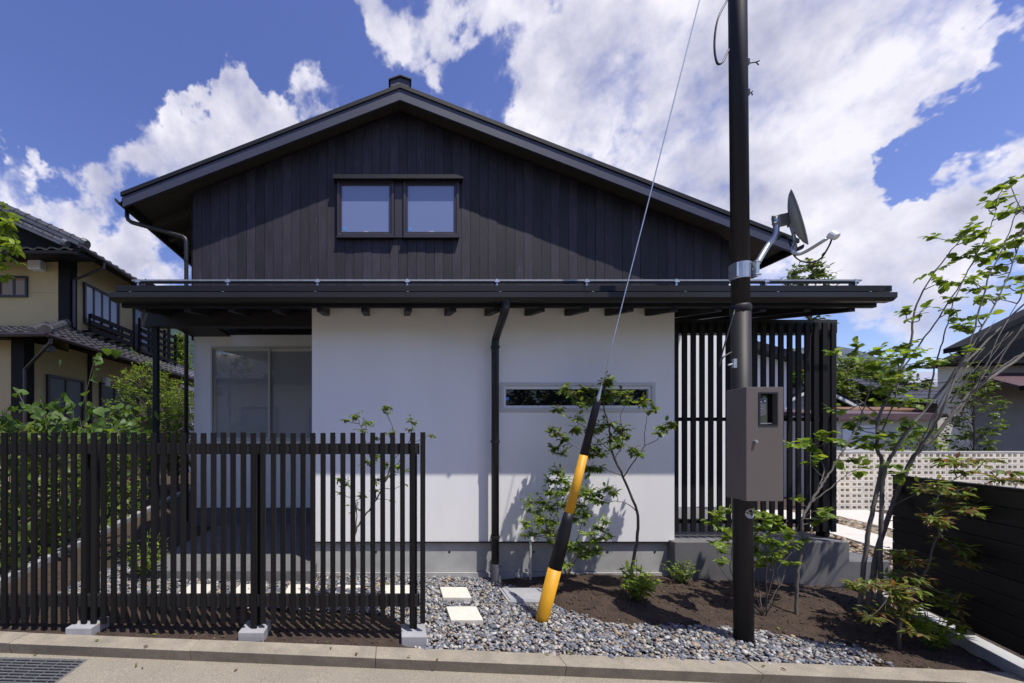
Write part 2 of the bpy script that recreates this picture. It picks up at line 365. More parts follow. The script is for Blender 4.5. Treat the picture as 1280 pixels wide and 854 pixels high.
# ---- stones scattered into one mesh
ico = bmesh.new(); bmesh.ops.create_icosphere(ico, subdivisions=1, radius=1)
ICO_V = np.array([v.co[:] for v in ico.verts]); ICO_F = np.array([[v.index for v in f.verts] for f in ico.faces]); ico.free()
def scatter(name, mat, pts, sizes, flat, cols, parent=None, jitter=.22):
    n = len(pts); nv = len(ICO_V)
    shapes = ICO_V[None]*(1+rng.uniform(-jitter, jitter, (n, nv, 1)))
    shapes = shapes*np.stack([sizes*rng.uniform(.8,1.35,n), sizes*rng.uniform(.65,1.0,n), sizes*flat*rng.uniform(.7,1.2,n)], 1)[:,None,:]
    tx = rng.normal(0,.35,n); ty = rng.normal(0,.35,n); tz = rng.uniform(0,6.3,n)
    def rot(a, ax):
        c, s = np.cos(a), np.sin(a); m = np.zeros((n,3,3)); i, j = [(1,2),(0,2),(0,1)][ax]
        m[:,ax,ax] = 1; m[:,i,i] = c; m[:,j,j] = c; m[:,i,j] = -s; m[:,j,i] = s; return m
    rm = rot(tx,0)@rot(ty,1)@rot(tz,2)
    v = np.einsum('nij,nkj->nki', rm, shapes)+np.array(pts)[:,None,:]
    fa = (ICO_F[None]+(np.arange(n)*nv)[:,None,None]).reshape(-1,3)
    me = bpy.data.meshes.new(name); me.vertices.add(n*nv); me.vertices.foreach_set('co', v.astype(np.float32).ravel())
    k = len(fa); me.loops.add(k*3); me.loops.foreach_set('vertex_index', fa.astype(np.int32).ravel()); me.polygons.add(k)
    me.polygons.foreach_set('loop_start', np.arange(0, k*3, 3, dtype=np.int32)); me.polygons.foreach_set('loop_total', np.full(k, 3, np.int32))
    me.update(calc_edges=True); me.validate()
    at = me.color_attributes.new('tint', 'FLOAT_COLOR', 'POINT')
    cc = np.concatenate([np.repeat(np.array(cols), nv, axis=0), np.ones((n*nv,1))], 1); at.data.foreach_set('color', cc.astype(np.float32).ravel())
    return link(name, me, mat, parent)
stones_xy = [(247,740),(311,740),(375,740),(437,741),(498,741),(569,743.5),(580,770)]
stone_c = [gp(*p) for p in stones_xy]
cover_rect = (PX(626,3.72), PX(678,3.72), 3.48, 3.80)
def clear_of(x, y):
    for c in stone_c:
        if abs(x-c.x) < .135 and abs(y-c.y) < .135: return False
    if cover_rect[0]-.01 < x < cover_rect[1]+.02 and cover_rect[2]-.01 < y < cover_rect[3]+.02: return False
    if abs(x-.118) < .10 and 2.70 < y < 2.92: return False
    return True
PEB = [(.17,.18,.21),(.12,.135,.17),(.22,.225,.24),(.28,.275,.27),(.10,.11,.135),(.15,.16,.19),(.36,.34,.31),(.40,.38,.34),(.24,.21,.18),(.34,.26,.17),(.19,.20,.22),(.13,.14,.17),(.26,.26,.28),(.45,.44,.42),(.17,.13,.115)]
pts = []; 
while len(pts) < 15500:
    x = rng.uniform(-2.9, 3.9); y = rng.uniform(2.45, 4.6)
    if in_poly(x, y+.02*math.sin(x*31)+.015*math.sin(x*83), gravel_poly) and clear_of(x, y): pts.append((x, y, G(x)-.012+rng.uniform(0,.018)))
sz = rng.uniform(.0085,.0165,len(pts))*(1+.8*(rng.uniform(0,1,len(pts)) > .90))
cols = [np.array(random.choice(PEB))*random.uniform(.75,1.2) for _ in pts]
tag(scatter('gravel', m_pebble, pts, sz, .55, cols), 'blue grey and cream pebbles spread along the house front and kerb', 'gravel', kind='stuff')
# clods and crumbs of the soil
pts = []; 
for _ in range(9000):
    x = rng.uniform(-3.3, 5.0); y = rng.uniform(2.5, 4.0)
    if y < kerb_back(x)+.01 or in_poly(x, y, gravel_poly): continue
    pts.append((x, y, soil_z(x, y)+.001))
cols = [np.array((.056,.036,.025))*random.uniform(.5,1.6) if random.random() > .025 else np.array((.22,.17,.11))*random.uniform(.5,1.2) for _ in pts]
tag(scatter('soil_crumbs', m_clod, pts, rng.uniform(.003,.010,len(pts)), .7, cols, jitter=.35), 'loose crumbs and bark bits on the dark soil', 'soil', kind='stuff')
labels = ['cream square stepping stone lying second nearest the grey downpipe foot', 'cream square stepping stone set forward from the row, nearest the kerb']
base = MB().box(-.125,.125,-.125,.125,0,.045).mesh('stepping_stone', bevel=.004)
for i, c in enumerate(stone_c):
    o = link('stepping_stone', base, m_tile_stone, None, (c.x, c.y, G(c.x)-.02)); o.rotation_euler.z = R(random.uniform(-1.5,1.5))
    if i < 5: tag(o, 'cream stepping stone behind the slat fence, %s in the row counted from the fence end' % ('fifth','fourth','third','second','first')[i], 'stepping stone', 'stepping stones')
    else: tag(o, labels[i-5], 'stepping stone')
cv = thing('drain_cover', 'square grey concrete drain cover at the edge of the soil by the downpipe', 'drain cover', ((cover_rect[0]+cover_rect[1])/2, 3.64, G(1.1)))
z = G(1.2)+.02
box('frame', m_conc_lt, cv, cover_rect[0], cover_rect[1], cover_rect[2], cover_rect[3], z-.08, z-.004, bevel=.004)
box('lid', m_conc_lt, cv, cover_rect[0]+.022, cover_rect[1]-.022, cover_rect[2]+.022, cover_rect[3]-.022, z-.06, z+.004, bevel=.004)
MB().tube([(cover_rect[0]+.10, 3.60, z), (cover_rect[0]+.10, 3.60, z+.007)], .013, 10).build('lifting_hole_plug', m_black, cv)

# ------------------------------------------------------------------ road grating
gx0, gx1, gy0, gy1 = -2.62, -1.96, 2.30, 2.575
gz = G(-2.3)-.070
gr = thing('drain_grating', 'steel bar drain grating set in the road beside the kerb', 'grating', (-2.3, 2.44, gz))
def rz(x): return G(x)-.066
m_ = MB()
for (a0, a1, b0, b1) in ((gx0, gx1, gy0, gy0+.008), (gx0, gx1, gy1-.008, gy1), (gx0, gx0+.008, gy0+.008, gy1-.008), (gx1-.008, gx1, gy0+.008, gy1-.008)):
    m_.hexa([(a0,b0,rz(a0)-.05),(a1,b0,rz(a1)-.05),(a1,b1,rz(a1)-.05),(a0,b1,rz(a0)-.05)], [(a0,b0,rz(a0)),(a1,b0,rz(a1)),(a1,b1,rz(a1)),(a0,b1,rz(a0))])
m_.build('frame', m_galv_dull, gr)
m_ = MB().hexa([(gx0,gy0,rz(gx0)-.052),(gx1,gy0,rz(gx1)-.052),(gx1,gy1,rz(gx1)-.052),(gx0,gy1,rz(gx0)-.052)], [(gx0+.008,gy0+.008,rz(gx0)-.0045),(gx1-.008,gy0+.008,rz(gx1)-.0045),(gx1-.008,gy1-.008,rz(gx1)-.0045),(gx0+.008,gy1-.008,rz(gx0)-.0045)])
m_.build('pit_shade', m_black, gr)  # solid black block, painted dark for the shade inside an open pit
for k in range(9):
    y = gy0+.018+k*.0295
    MB().bar((gx0+.008, y, rz(gx0)+.0005), (gx1-.008, y, rz(gx1)+.0005), .007, .006).build('bearing_bar', m_galv_dull, gr)
for k in range(7):
    x = gx0+.05+k*.094
    MB().bar((x, gy0+.008, rz(x)+.004), (x, gy1-.008, rz(x)+.004), .006, .004).build('cross_bar', m_galv, gr)

# ------------------------------------------------------------------ slat fence
YF = 2.80
fence = thing('slat_fence', 'black vertical slat fence on concrete feet behind the kerb', 'fence', (-1.4, YF, G(-1.4)))
slat = MB().box(-.0172,.0172,-.010,.010,.205,1.540).mesh('slat', bevel=.0015, seg=1)
xr = PX(528.2, YF)
k = 0; x = xr
while x > -3.35:
    o = link('slat', slat, m_darkwood, fence, (x+random.uniform(-.0012,.0012), YF, random.uniform(-.003,.003))); o.rotation_euler.z = R(random.uniform(-.8,.8)); o.rotation_euler.y = R(random.uniform(-.06,.06))
    x -= .0697; k += 1
box('rail', m_beamwood, fence, -3.4, xr-.02, YF+.0115, YF+.046, 1.388, 1.464, bevel=.002)
box('rail', m_beamwood, fence, -3.4, xr-.02, YF+.0115, YF+.046, .315, .398, bevel=.002)
for px_, w in ((110,.062),(319,.062),(517,.052)):
    X = PX(px_, YF+.03)
    box('post', m_darkwood, fence, X-w/2, X+w/2, YF+.0475, YF+.105, G(X)+.035, 1.462, bevel=.002)
    box('post_batten', m_darkwood, fence, X-.016, X+.022, YF-.0115, YF+.0105, .17, 1.46, bevel=.002) if px_ == 319 else None
    g = G(X)
    m_ = MB().box(X-.088, X+.088, YF-.062, YF+.125, g-.06, g+.052); m_.build('footing', m_conc_lt, fence, bevel=.006)

# ------------------------------------------------------------------ the house
YW, YR = 4.10, 6.10
XL, XRW = PX(390, YW), PX(843, YW)
GXL, GXR = -3.04, 5.14
house = thing('house', 'white stucco house with dark boarded gable and slatted entrance screen', 'house', (1.0, 6.0, .05))
def wall_hole(mb, x0, x1, z0, z1, y0, y1, hx0, hx1, hz0, hz1):
    o = [(x0,z0),(x1,z0),(x1,z1),(x0,z1)]; i = [(hx0,hz0),(hx1,hz0),(hx1,hz1),(hx0,hz1)]
    v = [(p[0], y, p[1]) for y in (y0, y1) for p in o+i]; f = []
    for k in range(4):
        n = (k+1) % 4
        f += [(k, n, 4+n, 4+k), (8+4+k, 8+4+n, 8+n, 8+k), (8+k, 8+n, n, k), (4+k, 4+n, 12+n, 12+k)]
    mb.add(v, f)
# front white room
hz0, hz1 = PZ(512, YW), PZ(481, YW); hx0, hx1 = PX(628, YW), PX(815.5, YW)
m_ = MB(); wall_hole(m_, XL, XRW, .442, 2.93, YW, YW+.12, hx0, hx1, hz0, hz1); m_.build('wall', m_stucco, house)
MB().box(XL, XRW, YW+.12, YR, .442, 2.93).build('wall', m_stucco, house)
box('drip_edge', m_metal, house, XL-.004, XRW+.004, YW-.012, YW+.02, .430, .4405)
fd = MB().box(XL+.02, XRW-.04, YW+.02, YR, .128, .4295).build('foundation', m_conc, house)
box('footing', m_conc, house, XL-.01, XRW-.03, YW-.004, YW+.5, -.15, .124)
for xx in (PX(562,YW), PX(668,YW), PX(760,YW), PX(820,YW), PX(470,YW)):
    MB().tube([(xx, YW+.0185, .33), (xx, YW+.0165, .33)], .011, 10).build('tie_hole', m_black, fd)
# slit window
sw = MB(); wall_hole(sw, PX(625,YW), PX(818.5,YW), PZ(515,YW), PZ(478.5,YW), YW-.012, YW-.0005, hx0+.012, hx1-.012, hz0+.012, hz1-.012)
sw = sw.build('window_frame', m_frame_lt, house, bevel=.0015, seg=1)
s2 = MB(); wall_hole(s2, hx0+.001, hx1-.001, hz0+.001, hz1-.001, YW+.002, YW+.06, PX(632.5,YW), PX(811,YW), PZ(507,YW), PZ(486.5,YW)); s2.build('sash', m_white, sw, bevel=.002, seg=1)
box('pane', m_pane_slit, sw, PX(632.5,YW)+.0005, PX(811,YW)-.0005, YW+.036, YW+.042, PZ(507,YW)+.0005, PZ(486.5,YW)-.0005)
box('label_sticker', m_sticker, sw, PX(633.5,YW), PX(637.5,YW), YW+.033, YW+.0345, PZ(500,YW), PZ(496,YW))
# recessed porch wall with sliding window
YP = YR
wx0, wx1, wz0, wz1 = PX(264.5,YP), -.35, PZ(551,YP), PZ(434.5,YP)
m_ = MB(); wall_hole(m_, GXL+.02, XL+.6, .443, 3.16, YP, YP+.10, wx0, min(wx1, XL+.55), wz0, wz1); m_.build('wall', m_stucco, house)
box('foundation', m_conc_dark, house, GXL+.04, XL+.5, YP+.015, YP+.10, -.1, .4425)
pw = MB(); wall_hole(pw, wx0-.012, min(wx1, XL+.55), wz0-.012, wz1+.012, YP-.014, YP-.0005, wx0+.012, XL+.54, wz0+.012, wz1-.012); pw = pw.build('window_frame', m_frame_lt, house)
for k, (a, b, yy) in enumerate(((wx0+.001, PX(336.5,YP), YP+.035), (PX(332.5,YP), XL+.549, YP+.062))):
    s_ = MB(); wall_hole(s_, a, b, wz0+.002, wz1-.002, yy, yy+.026, a+.045, b-.03, wz0+.05, wz1-.045); s_ = s_.build('sash', m_frame_lt, pw, bevel=.002, seg=1)
    box('pane', m_pane_low, pw, a+.0455, b-.0305, yy+.010, yy+.015, wz0+.0505, wz1-.0455)
# main body
MB().box(GXL+.02, GXR-.02, YP+.1005, 12.0, -.1, 3.16).build('wall', m_stucco, house)
RS = .39; AX = .116; AZ = 6.616               # roof slope, ridge line
def roof_z(x): return AZ-RS*abs(x-AX)
MB().prism([(GXL+.02, 3.16),(GXR-.02, 3.16),(GXR-.02, roof_z(GXR)-.16),(AX, AZ-.16),(GXL+.02, roof_z(GXL)-.16)], 'y', YR+.03, 12.0).build('upper_wall', m_darkwood, house)
# gable boards, one by one
x = GXL; pitch = .1366; bw = pitch
gable = MB().box(GXL, GXR, YR+.026, YR+.0295, 3.02, 3.10).build('gable_cladding', m_board, house)
while x < GXR-.02:
    x1 = min(x+bw, GXR); a = x+.0022; b = x1-.0022; dy = random.uniform(-.0035,.0035)
    yf = YR+.004+dy
    pts = [(a, 3.0),(b, 3.0)]
    if a < AX < b: pts += [(b, roof_z(b)-.14),(AX, AZ-.14),(a, roof_z(a)-.14)]
    else: pts += [(b, roof_z(b)-.14),(a, roof_z(a)-.14)]
    MB().prism(pts, 'y', yf, YR+.0255).build('board', m_board, gable)
    x = x1
# inner corner board
box('corner_board', m_darkwood, house, GXL-.018, GXL-.001, YR+.0, YR+.12, 3.0, roof_z(GXL)-.17)
# side cladding above, left side is glimpsed under the eave
YG = 6.075
def gable_window(x0, x1):
    zt, zb = PZ(226.5,YG), PZ(297,YG)
    f = MB(); wall_hole(f, PX(x0,YG), PX(x1,YG), zb, zt, YR-.055, YR+.003, PX(x0+3.4,YG), PX(x1-3.4,YG), zb+.045, zt-.040); f = f.build('window', m_frame_dk, house, bevel=.003, seg=1)
    s = MB(); a, b = PX(x0+3.5,YG), PX(x1-3.5,YG); wall_hole(s, a, b, zb+.046, zt-.041, YR-.040, YR-.005, a+.028, b-.028, zb+.080, zt-.066); s.build('sash', m_frame_dk, f, bevel=.002, seg=1)
    box('pane', m_pane_up, f, a+.0285, b-.0285, YR-.022, YR-.016, zb+.0805, zt-.0665)
    box('sill', m_frame_dk, f, PX(x0-.5,YG), PX(x1+.5,YG), YR-.066, YR+.002, zb-.018, zb-.0005)
    box('latch', m_frame_lt, f, (a+b)/2-.03, (a+b)/2+.04, YR-.027, YR-.0225, zb+.082, zb+.092)
    box('label_sticker', m_sticker, f, a+.045, a+.085, YR-.0245, YR-.0225, zb+.105, zb+.150)
gable_window(421.5, 492.5); gable_window(504, 573.5)
box('window_hood', m_metal, house, PX(417,6.0), PX(579,6.0), YR-.12, YR+.003, PZ(224,6.0), PZ(219,6.0))
box('window_mullion', m_frame_dk, house, PX(493.2,YG), PX(503.3,YG), YR-.03, YR+.003, PZ(297,YG), PZ(225,YG))
# main roof
YV = 5.80; RB = 12.6; EL, ER = -3.90, 5.86
for sgn, xe in ((-1, EL), (1, ER)):
    z0, z1 = AZ, roof_z(xe)
    m_ = MB().prism([(AX, z0),(xe, z1),(xe, z1-.055),(AX, z0-.055)], 'y', YV, RB); roof = m_.build('roof', m_metal, house)
    # stepped sheet courses on the slope
    L_ = abs(xe-AX); n = int(L_/.30)
    for i in range(n):
        xa = AX+(xe-AX)*(i+.10)/n; xb = AX+(xe-AX)*(i+1.0)/n
        MB().prism([(xa, roof_z(xa)+.001),(xb, roof_z(xb)+.014),(xb, roof_z(xb)+.001)], 'y', YV+.004, RB-.004).build('roof_course', m_metal, roof)
    MB().prism([(AX+sgn*.0, z0-.0555),(xe, z1-.0555),(xe, z1-.085),(AX, z0-.085)], 'y', YV+.03, RB-.03).build('soffit', m_soffit, house)
    MB().prism([(AX, z0-.058),(xe+sgn*.0, z1-.058),(xe, z1-.20),(AX, z0-.215)], 'y', YV-.012, YV+.024).build('barge_board', m_barge, house)
    MB().prism([(AX, z0+.004),(xe+sgn*.02, z1+.004),(xe+sgn*.02, z1-.053),(AX, z0-.053)], 'y', YV-.030, YV-.0005).build('verge_trim', m_metal, house)
    MB().prism([(xe, z1-.06),(xe, z1-.19),(xe-sgn*.03, z1-.178),(xe-sgn*.03, z1-.048)], 'y', YV+.026, RB).build('eave_board', m_darkwood, house)
    # rafters under the eave
    y = YR+.35
    wl = GXL if sgn < 0 else GXR
    while y < 12:
        a, b = wl-sgn*.0, xe-sgn*.035
        MB().prism([(a, roof_z(a)-.087),(b, roof_z(b)-.087),(b, roof_z(b)-.165),(a, roof_z(a)-.185)], 'y', y, y+.06).build('rafter', m_soffit, house)
        y += .455
    # eave gutter
    gxx = xe+sgn*.075; gz_ = z1-.10
    prof = [(gxx+sgn*.055, gz_+.045)]+[(gxx+.055*math.cos(t), gz_-.055*math.sin(t)+.02) for t in np.linspace(0, math.pi, 9)][::(1 if sgn > 0 else -1)]+[(gxx-sgn*.055, gz_+.045),(gxx-sgn*.049, gz_+.045)]+[(gxx+.049*math.cos(t), gz_-.049*math.sin(t)+.02) for t in np.linspace(0, math.pi, 9)][::(-1 if sgn > 0 else 1)]+[(gxx+sgn*.049, gz_+.045)]
    MB().prism(prof, 'y', YV+.01, RB).build('gutter', m_gutter, house)
rc = MB().prism([(AX-.14, AZ-.03),(AX+.14, AZ-.03),(AX+.14, AZ+.055),(AX, AZ+.10),(AX-.14, AZ+.055)], 'y', YV-.02, RB).build('ridge_cap', m_barge, house)
MB().prism([(AX-.165, AZ+.045),(AX, AZ+.103),(AX+.165, AZ+.045),(AX+.165, AZ+.062),(AX, AZ+.122),(AX-.165, AZ+.062)], 'y', YV-.045, RB).build('ridge_flashing', m_metal, house)
for px_ in (191, 233, 300, 372):
    xx = PX(px_, 5.95); 
    MB().box(xx-.025, xx+.025, 5.93, 5.96, roof_z(xx)+.01, roof_z(xx)+.075).box(xx-.035, xx+.035, 5.92, 5.97, roof_z(xx)+.075, roof_z(xx)+.085).build('snow_stop', m_metal, house)
# downpipe from the left eave
def smooth_path(pts, n=6):
    pts = [Vector(p) for p in pts]; out = []
    q = [pts[0]*2-pts[1]]+pts+[pts[-1]*2-pts[-2]]
    for i in range(1, len(q)-2):
        for k in range(n):
            t = k/n; a, b, c, d = q[i-1:i+3]
            out.append(.5*((2*b)+(c-a)*t+(2*a-5*b+4*c-d)*t*t+(3*b-a-3*c+d)*t**3))
    return out+[pts[-1]]
gl = EL-.075; zz = roof_z(EL)-.13
dp = MB().tube([(gl+.0, 6.0, zz),(gl, 6.0, zz-.10),(gl+.02, 6.0, zz-.145),(gl+.07, 6.0, zz-.18),(-3.14, 6.0, zz-.395),(-3.095, 6.0, zz-.43),(-3.085, 6.0, zz-.48),(-3.085, 6.0, .25)], .030, 10).build('downpipe', m_gutter, house, smooth=True)
for z in (4.15, 2.3, 1.0):
    MB().tube([(-3.085, 6.0, z),(-3.085, 6.0, z+.03)], .036, 10).build('pipe_clip', m_metal, dp)
# lower roof
RX0, RX1 = -2.47, 4.47
prof = [(3.62, 2.839)]; n = 9
for i in range(n):
    y0 = 3.62+i*(YR-3.62)/n; y1 = 3.62+(i+1)*(YR-3.62)/n
    prof += [(y0, 2.872+.2*(y0-3.62)), (y1+.0, 2.852+.2*(y1-3.62)+.004)]
prof += [(YR, 2.839+.2*(YR-3.62))]
lr = MB().prism(prof, 'x', RX0, RX1).build('lower_roof', m_metal, house)
MB().prism([(RX0-.001, 4.0),(-3.06, 5.2),(-3.06, YR-.002),(RX0-.001, YR-.002)], 'z', 3.05, 3.10).build('sun_block_wing', m_metal, lr)  # added sheet hidden behind the eave, keeps sun off the porch wall
MB().box(RX0-.02, RX1+.03, 3.600, 3.6195, 2.824, 2.876).build('eave_trim', m_metal, lr)
MB().prism([(3.70, 2.775),(YR, 2.775+.2*2.40),(YR, 2.835+.2*2.46),(3.70, 2.836+.012)], 'x', RX0+.03, RX1-.03).build('soffit', m_darkwood, lr)
box('fascia', m_metal, house, PX(152,3.66), PX(1096,3.66), 3.66, 3.695, 2.700, 2.838)
gt = MB().prism([(3.545, 2.797),(3.545, 2.752),(3.575, 2.727),(3.635, 2.727),(3.655, 2.752),(3.655, 2.797),(3.650, 2.797),(3.650, 2.755),(3.632, 2.733),(3.578, 2.733),(3.551, 2.755),(3.551, 2.797)], 'x', PX(138,3.56), PX(1119,3.56)).build('gutter', m_gutter, house)
for xe in (PX(138,3.56), PX(1119,3.56)):
    MB().prism([(3.546, 2.796),(3.546, 2.753),(3.576, 2.728),(3.634, 2.728),(3.654, 2.753),(3.654, 2.796)], 'x', xe-.004, xe+.004).build('gutter_end', m_gutter, gt)
for i in range(9):
    xx = RX0+.15+i*.82; MB().box(xx-.008, xx+.008, 3.542, 3.66, 2.798, 2.802).build('gutter_bracket', m_galv, gt)
rx = PX(400.5, 3.72); k = -5
while rx+k*.41 < 4.45:
    xx = rx+k*.41; k += 1
    if xx < RX0+.05: continue
    MB().prism([(3.70, 2.672),(4.09 if XL < xx < XRW else YR-.01, 2.672+.2*((4.09 if XL < xx < XRW else YR-.01)-3.70)),(4.09 if XL < xx < XRW else YR-.01, 2.774+.2*((4.09 if XL < xx < XRW else YR-.01)-3.70)),(3.70, 2.7745)], 'x', xx-.03, xx+.03).build('rafter', m_beamwood, house)
# snow guard on the lower roof
YS = 3.86
sg = MB().box(PX(165,YS), PX(1077,YS), YS-.004, YS+.032, PZ(351.6,YS), PZ(349.6,YS)).build('snow_guard', m_galv_dull, house)
MB().box(PX(168,YS), PX(1074,YS), YS+.002, YS+.008, PZ(354.6,YS), PZ(351.7,YS)).build('guard_web', m_metal, sg)
MB().box(PX(160,YS+.1), PX(1090,YS+.1), YS+.03, YS+.036, 2.935, 2.985).build('lower_bar', m_metal, sg)
for i in range(9):
    xx = PX(173+i*112, YS); 
    if xx > PX(1077, YS): break
    MB().box(xx-.009, xx+.009, YS-.008, YS+.05, 2.925, PZ(349.2,YS)).box(xx-.022, xx+.022, YS-.018, YS+.02, PZ(353.5,YS), PZ(352,YS)).build('bracket', m_galv, sg)
# porch beams and post
box('porch_beam', m_beamwood, house, PX(176,4.12), XL-.002, YW+.02, YW+.12, 2.655, 2.80)
box('porch_post', m_metal, house, PX(189,4.12), PX(195,4.12), YW+.04, YW+.09, .2265, 2.654, bevel=.004)
box('wall_trim', m_darkwood, house, GXL+.02, XL-.002, YR-.03, YR-.001, 3.075, 3.20)
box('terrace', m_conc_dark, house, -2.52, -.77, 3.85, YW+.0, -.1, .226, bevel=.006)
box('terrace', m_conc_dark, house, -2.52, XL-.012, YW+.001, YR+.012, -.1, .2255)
# front downpipe
YD = 3.99
xg = PX(632.5, 3.60)
dp = MB().tube(smooth_path([(xg, 3.60, 2.766),(xg, 3.605, 2.70),(xg-.008, 3.64, 2.63),(PX(621.5,3.95), 3.95, 2.53),(PX(619,YD), YD, 2.45),(PX(619,YD), YD, 2.3)],5)+[Vector((PX(619,YD), YD, .10))], .038, 12).build('downpipe', m_gutter, house, smooth=True)
for py in (434, 552, 671):
    z = PZ(py, YD); MB().tube([(PX(619,YD), YD, z-.012),(PX(619,YD), YD, z+.012)], .045, 12).bar((PX(619,YD), YD, z), (PX(619,YD), YW+.01, z), .02, .02).build('pipe_clip', m_gutter, dp)
MB().tube([(PX(620,YD), YD, -.05),(PX(620,YD), YD, PZ(705,YD))], .050, 14).build('pipe_socket', m_pipe_gr, house, smooth=False)
MB().tube([(PX(663,4.04), 4.04, .05),(PX(663,4.04), 4.04, .47)], .012, 8).build('cable_conduit', m_frame_lt, house)
# entrance: platform, steps, screen
YE = 4.01
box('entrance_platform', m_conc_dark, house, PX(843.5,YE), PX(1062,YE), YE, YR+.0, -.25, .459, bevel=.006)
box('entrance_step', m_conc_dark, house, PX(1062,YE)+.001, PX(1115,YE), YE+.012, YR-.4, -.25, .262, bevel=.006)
scr = thing('entrance_screen', None, None, (3.8, 4.2, .46)); adopt(scr, house)
YL = 4.15
sx0, sx1 = PX(845,YL), PX(1047,YL)
sl_me = MB().box(-.0262,.0262,-.008,.008,.530,2.70).mesh('slat', bevel=.002, seg=1)
px_ = 844.6
while px_ < 1046:
    link('slat', sl_me, m_darkwood, scr, (PX(px_, YL), YL, random.uniform(-.004,.004))); px_ += 10.95
sd_me = MB().box(-.008,.008,-.024,.024,.530,2.70).mesh('slat', bevel=.002, seg=1)
for y in (YL+.075, YL+.150, YL+.225, YL+.30): link('slat', sd_me, m_darkwood, scr, (sx1-.010, y, 0))
box('corner_post', m_darkwood, scr, sx1-.075, sx1-.026, YL+.050, YL+.115, .4595, 2.60)
for z0, z1 in ((PZ(654,YL+.03), PZ(649,YL+.03)), (PZ(526.5,YL+.03), PZ(522,YL+.03))):
    box('rail', m_darkwood, scr, sx0, sx1+.02, YL+.009, YL+.04, z0, z1)
box('rail', m_beamwood, scr, sx0, sx1+.03, YL+.03, YL+.13, 2.60, 2.74)
box('post', m_darkwood, scr, PX(1022,YL+.12), PX(1029,YL+.12), YL+.08, YL+.14, .4595, 2.60)
MB().box(XRW+.01, GXR-.02, YR-.02, YR-.0005, .46, 3.16).build('entrance_wall', m_stucco, house)
door = MB().box(XRW+.5, XRW+1.32, YR-.045, YR-.021, .461, 2.55).build('entrance_door', m_frame_lt, house)
MB().bar((XRW+1.24, YR-.09, 1.35), (XRW+1.24, YR-.09, 1.75), .02, .02).bar((XRW+1.24, YR-.09, 1.37),(XRW+1.24, YR-.044, 1.37),.015,.015).bar((XRW+1.24, YR-.09, 1.73),(XRW+1.24, YR-.044, 1.73),.015,.015).build('handle', m_frame_dk, door)

# ------------------------------------------------------------------ pole, box, dish, guy
PB = Vector((2.565, 2.915, G(2.56)-.2)); PT = Vector((2.50, 2.915, 6.6))
def pole_at(z): t = (z-PB.z)/(PT.z-PB.z); return PB.lerp(PT, t)
pole = thing('utility_pole', 'dark brown steel pole standing in the pebbles by the entrance', 'pole', (PB.x, PB.y, G(PB.x)))
zj = PZ(383, 2.9)
MB().tube([PB, pole_at(zj)], .0590, 24).build('lower_shaft', m_pole, pole, smooth=True)
MB().tube([pole_at(zj-.02), PT], .0545, 24).build('upper_shaft', m_pole, pole, smooth=True)
MB().tube([pole_at(zj-.045), pole_at(zj-.03), pole_at(zj), pole_at(zj+.015)], [.0592,.0635,.0635,.056], 24).build('joint_ring', m_pole, pole, smooth=True)
MB().tube([PT, PT+Vector((0,0,.03))], [.062,.03], 20).build('cap', m_black, pole)
# small oval number plate, bent round the shaft
zc = PZ(642, 2.86); pc = pole_at(zc); mbp = MB(); mbd = MB()
def plate(mb, wa, ha, r, z_off=0, n=20, ax=0.0):
    ring = []
    for i in range(n):
        t = 2*math.pi*i/n; a = -math.pi/2+wa*math.cos(t)+ax; ring.append((pc.x+r*math.cos(a), pc.y+r*math.sin(a), zc+z_off+ha*math.sin(t)))
    inner = [(pc.x+(r-.003)*(p[0]-pc.x)/r, pc.y+(r-.003)*(p[1]-pc.y)/r, p[2]) for p in ring]
    mb.add(ring+inner, [tuple(range(n))]+[(i, i+n, (i+1) % n+n, (i+1) % n) for i in range(n)])
plate(mbp, .62, .036, .0625, 0, 20, .12); pl = mbp.build('number_plate', m_plate, pole)
plate(mbd, .52, .009, .0640, .006, 16, .12); mbd.build('dark_band', m_black, pl)
for k in range(6):
    a = -math.pi/2+.12-.36+k*.14; MB().box(-.0018,.0018,-.0006,.0006,-.0045,.0045)
    x_, y_ = pc.x+.0655*math.cos(a), pc.y+.0655*math.sin(a)
    MB().bar((x_, y_, zc+.0022), (x_+(.001 if k % 2 else -.001), y_, zc+.0100), .0028, .0012, Vector((0,1,0))).build('plate_mark', m_plate, pl)
# cable loop and small hooks near the top
z0 = PZ(70, 2.9)
cl = MB().tube(smooth_path([P(909,0,2.86),P(897,25,2.84),P(893,55,2.84),P(896,78,2.84),P(903,78,2.85),P(911,62,2.87)], 6), .0065, 8).build('cable_loop', m_black, pole, smooth=True)
for py, l_ in ((77,.05),(115,.02)):
    z = PZ(py, 2.9); c = pole_at(z)
    MB().box(c.x+.05, c.x+.068, c.y-.02, c.y+.012, z-.022, z+.02).tube([(c.x+.066, c.y, z),(c.x+.068+l_*.4, c.y, z+.003),(c.x+.07+l_*1.2, c.y, z+.01),(c.x+.07+l_*1.7, c.y, z+.02)], .004, 6).tube([(c.x+.07+l_*1.2, c.y, z+.01),(c.x+.07+l_*1.6, c.y, z-.012)], .004, 6).build('hook', m_black, pole)
zb = PZ(455, 2.9); c = pole_at(zb)
MB().box(c.x-.078, c.x-.0545, c.y-.03, c.y-.012, zb-.03, zb+.035).tube([(c.x-.076, c.y-.02, zb),(c.x-.11, c.y-.02, zb-.01)], .007, 8).build('side_bolt', m_galv, pole)
cab = MB().tube(smooth_path([pole_at(zj-.03)+Vector((-.06,-.02,0)), P(906,430,2.87), P(899,458,2.86), P(904,447,2.86), P(915,440,2.87)], 6), .005, 6).build('thin_cable', m_black, pole, smooth=True)
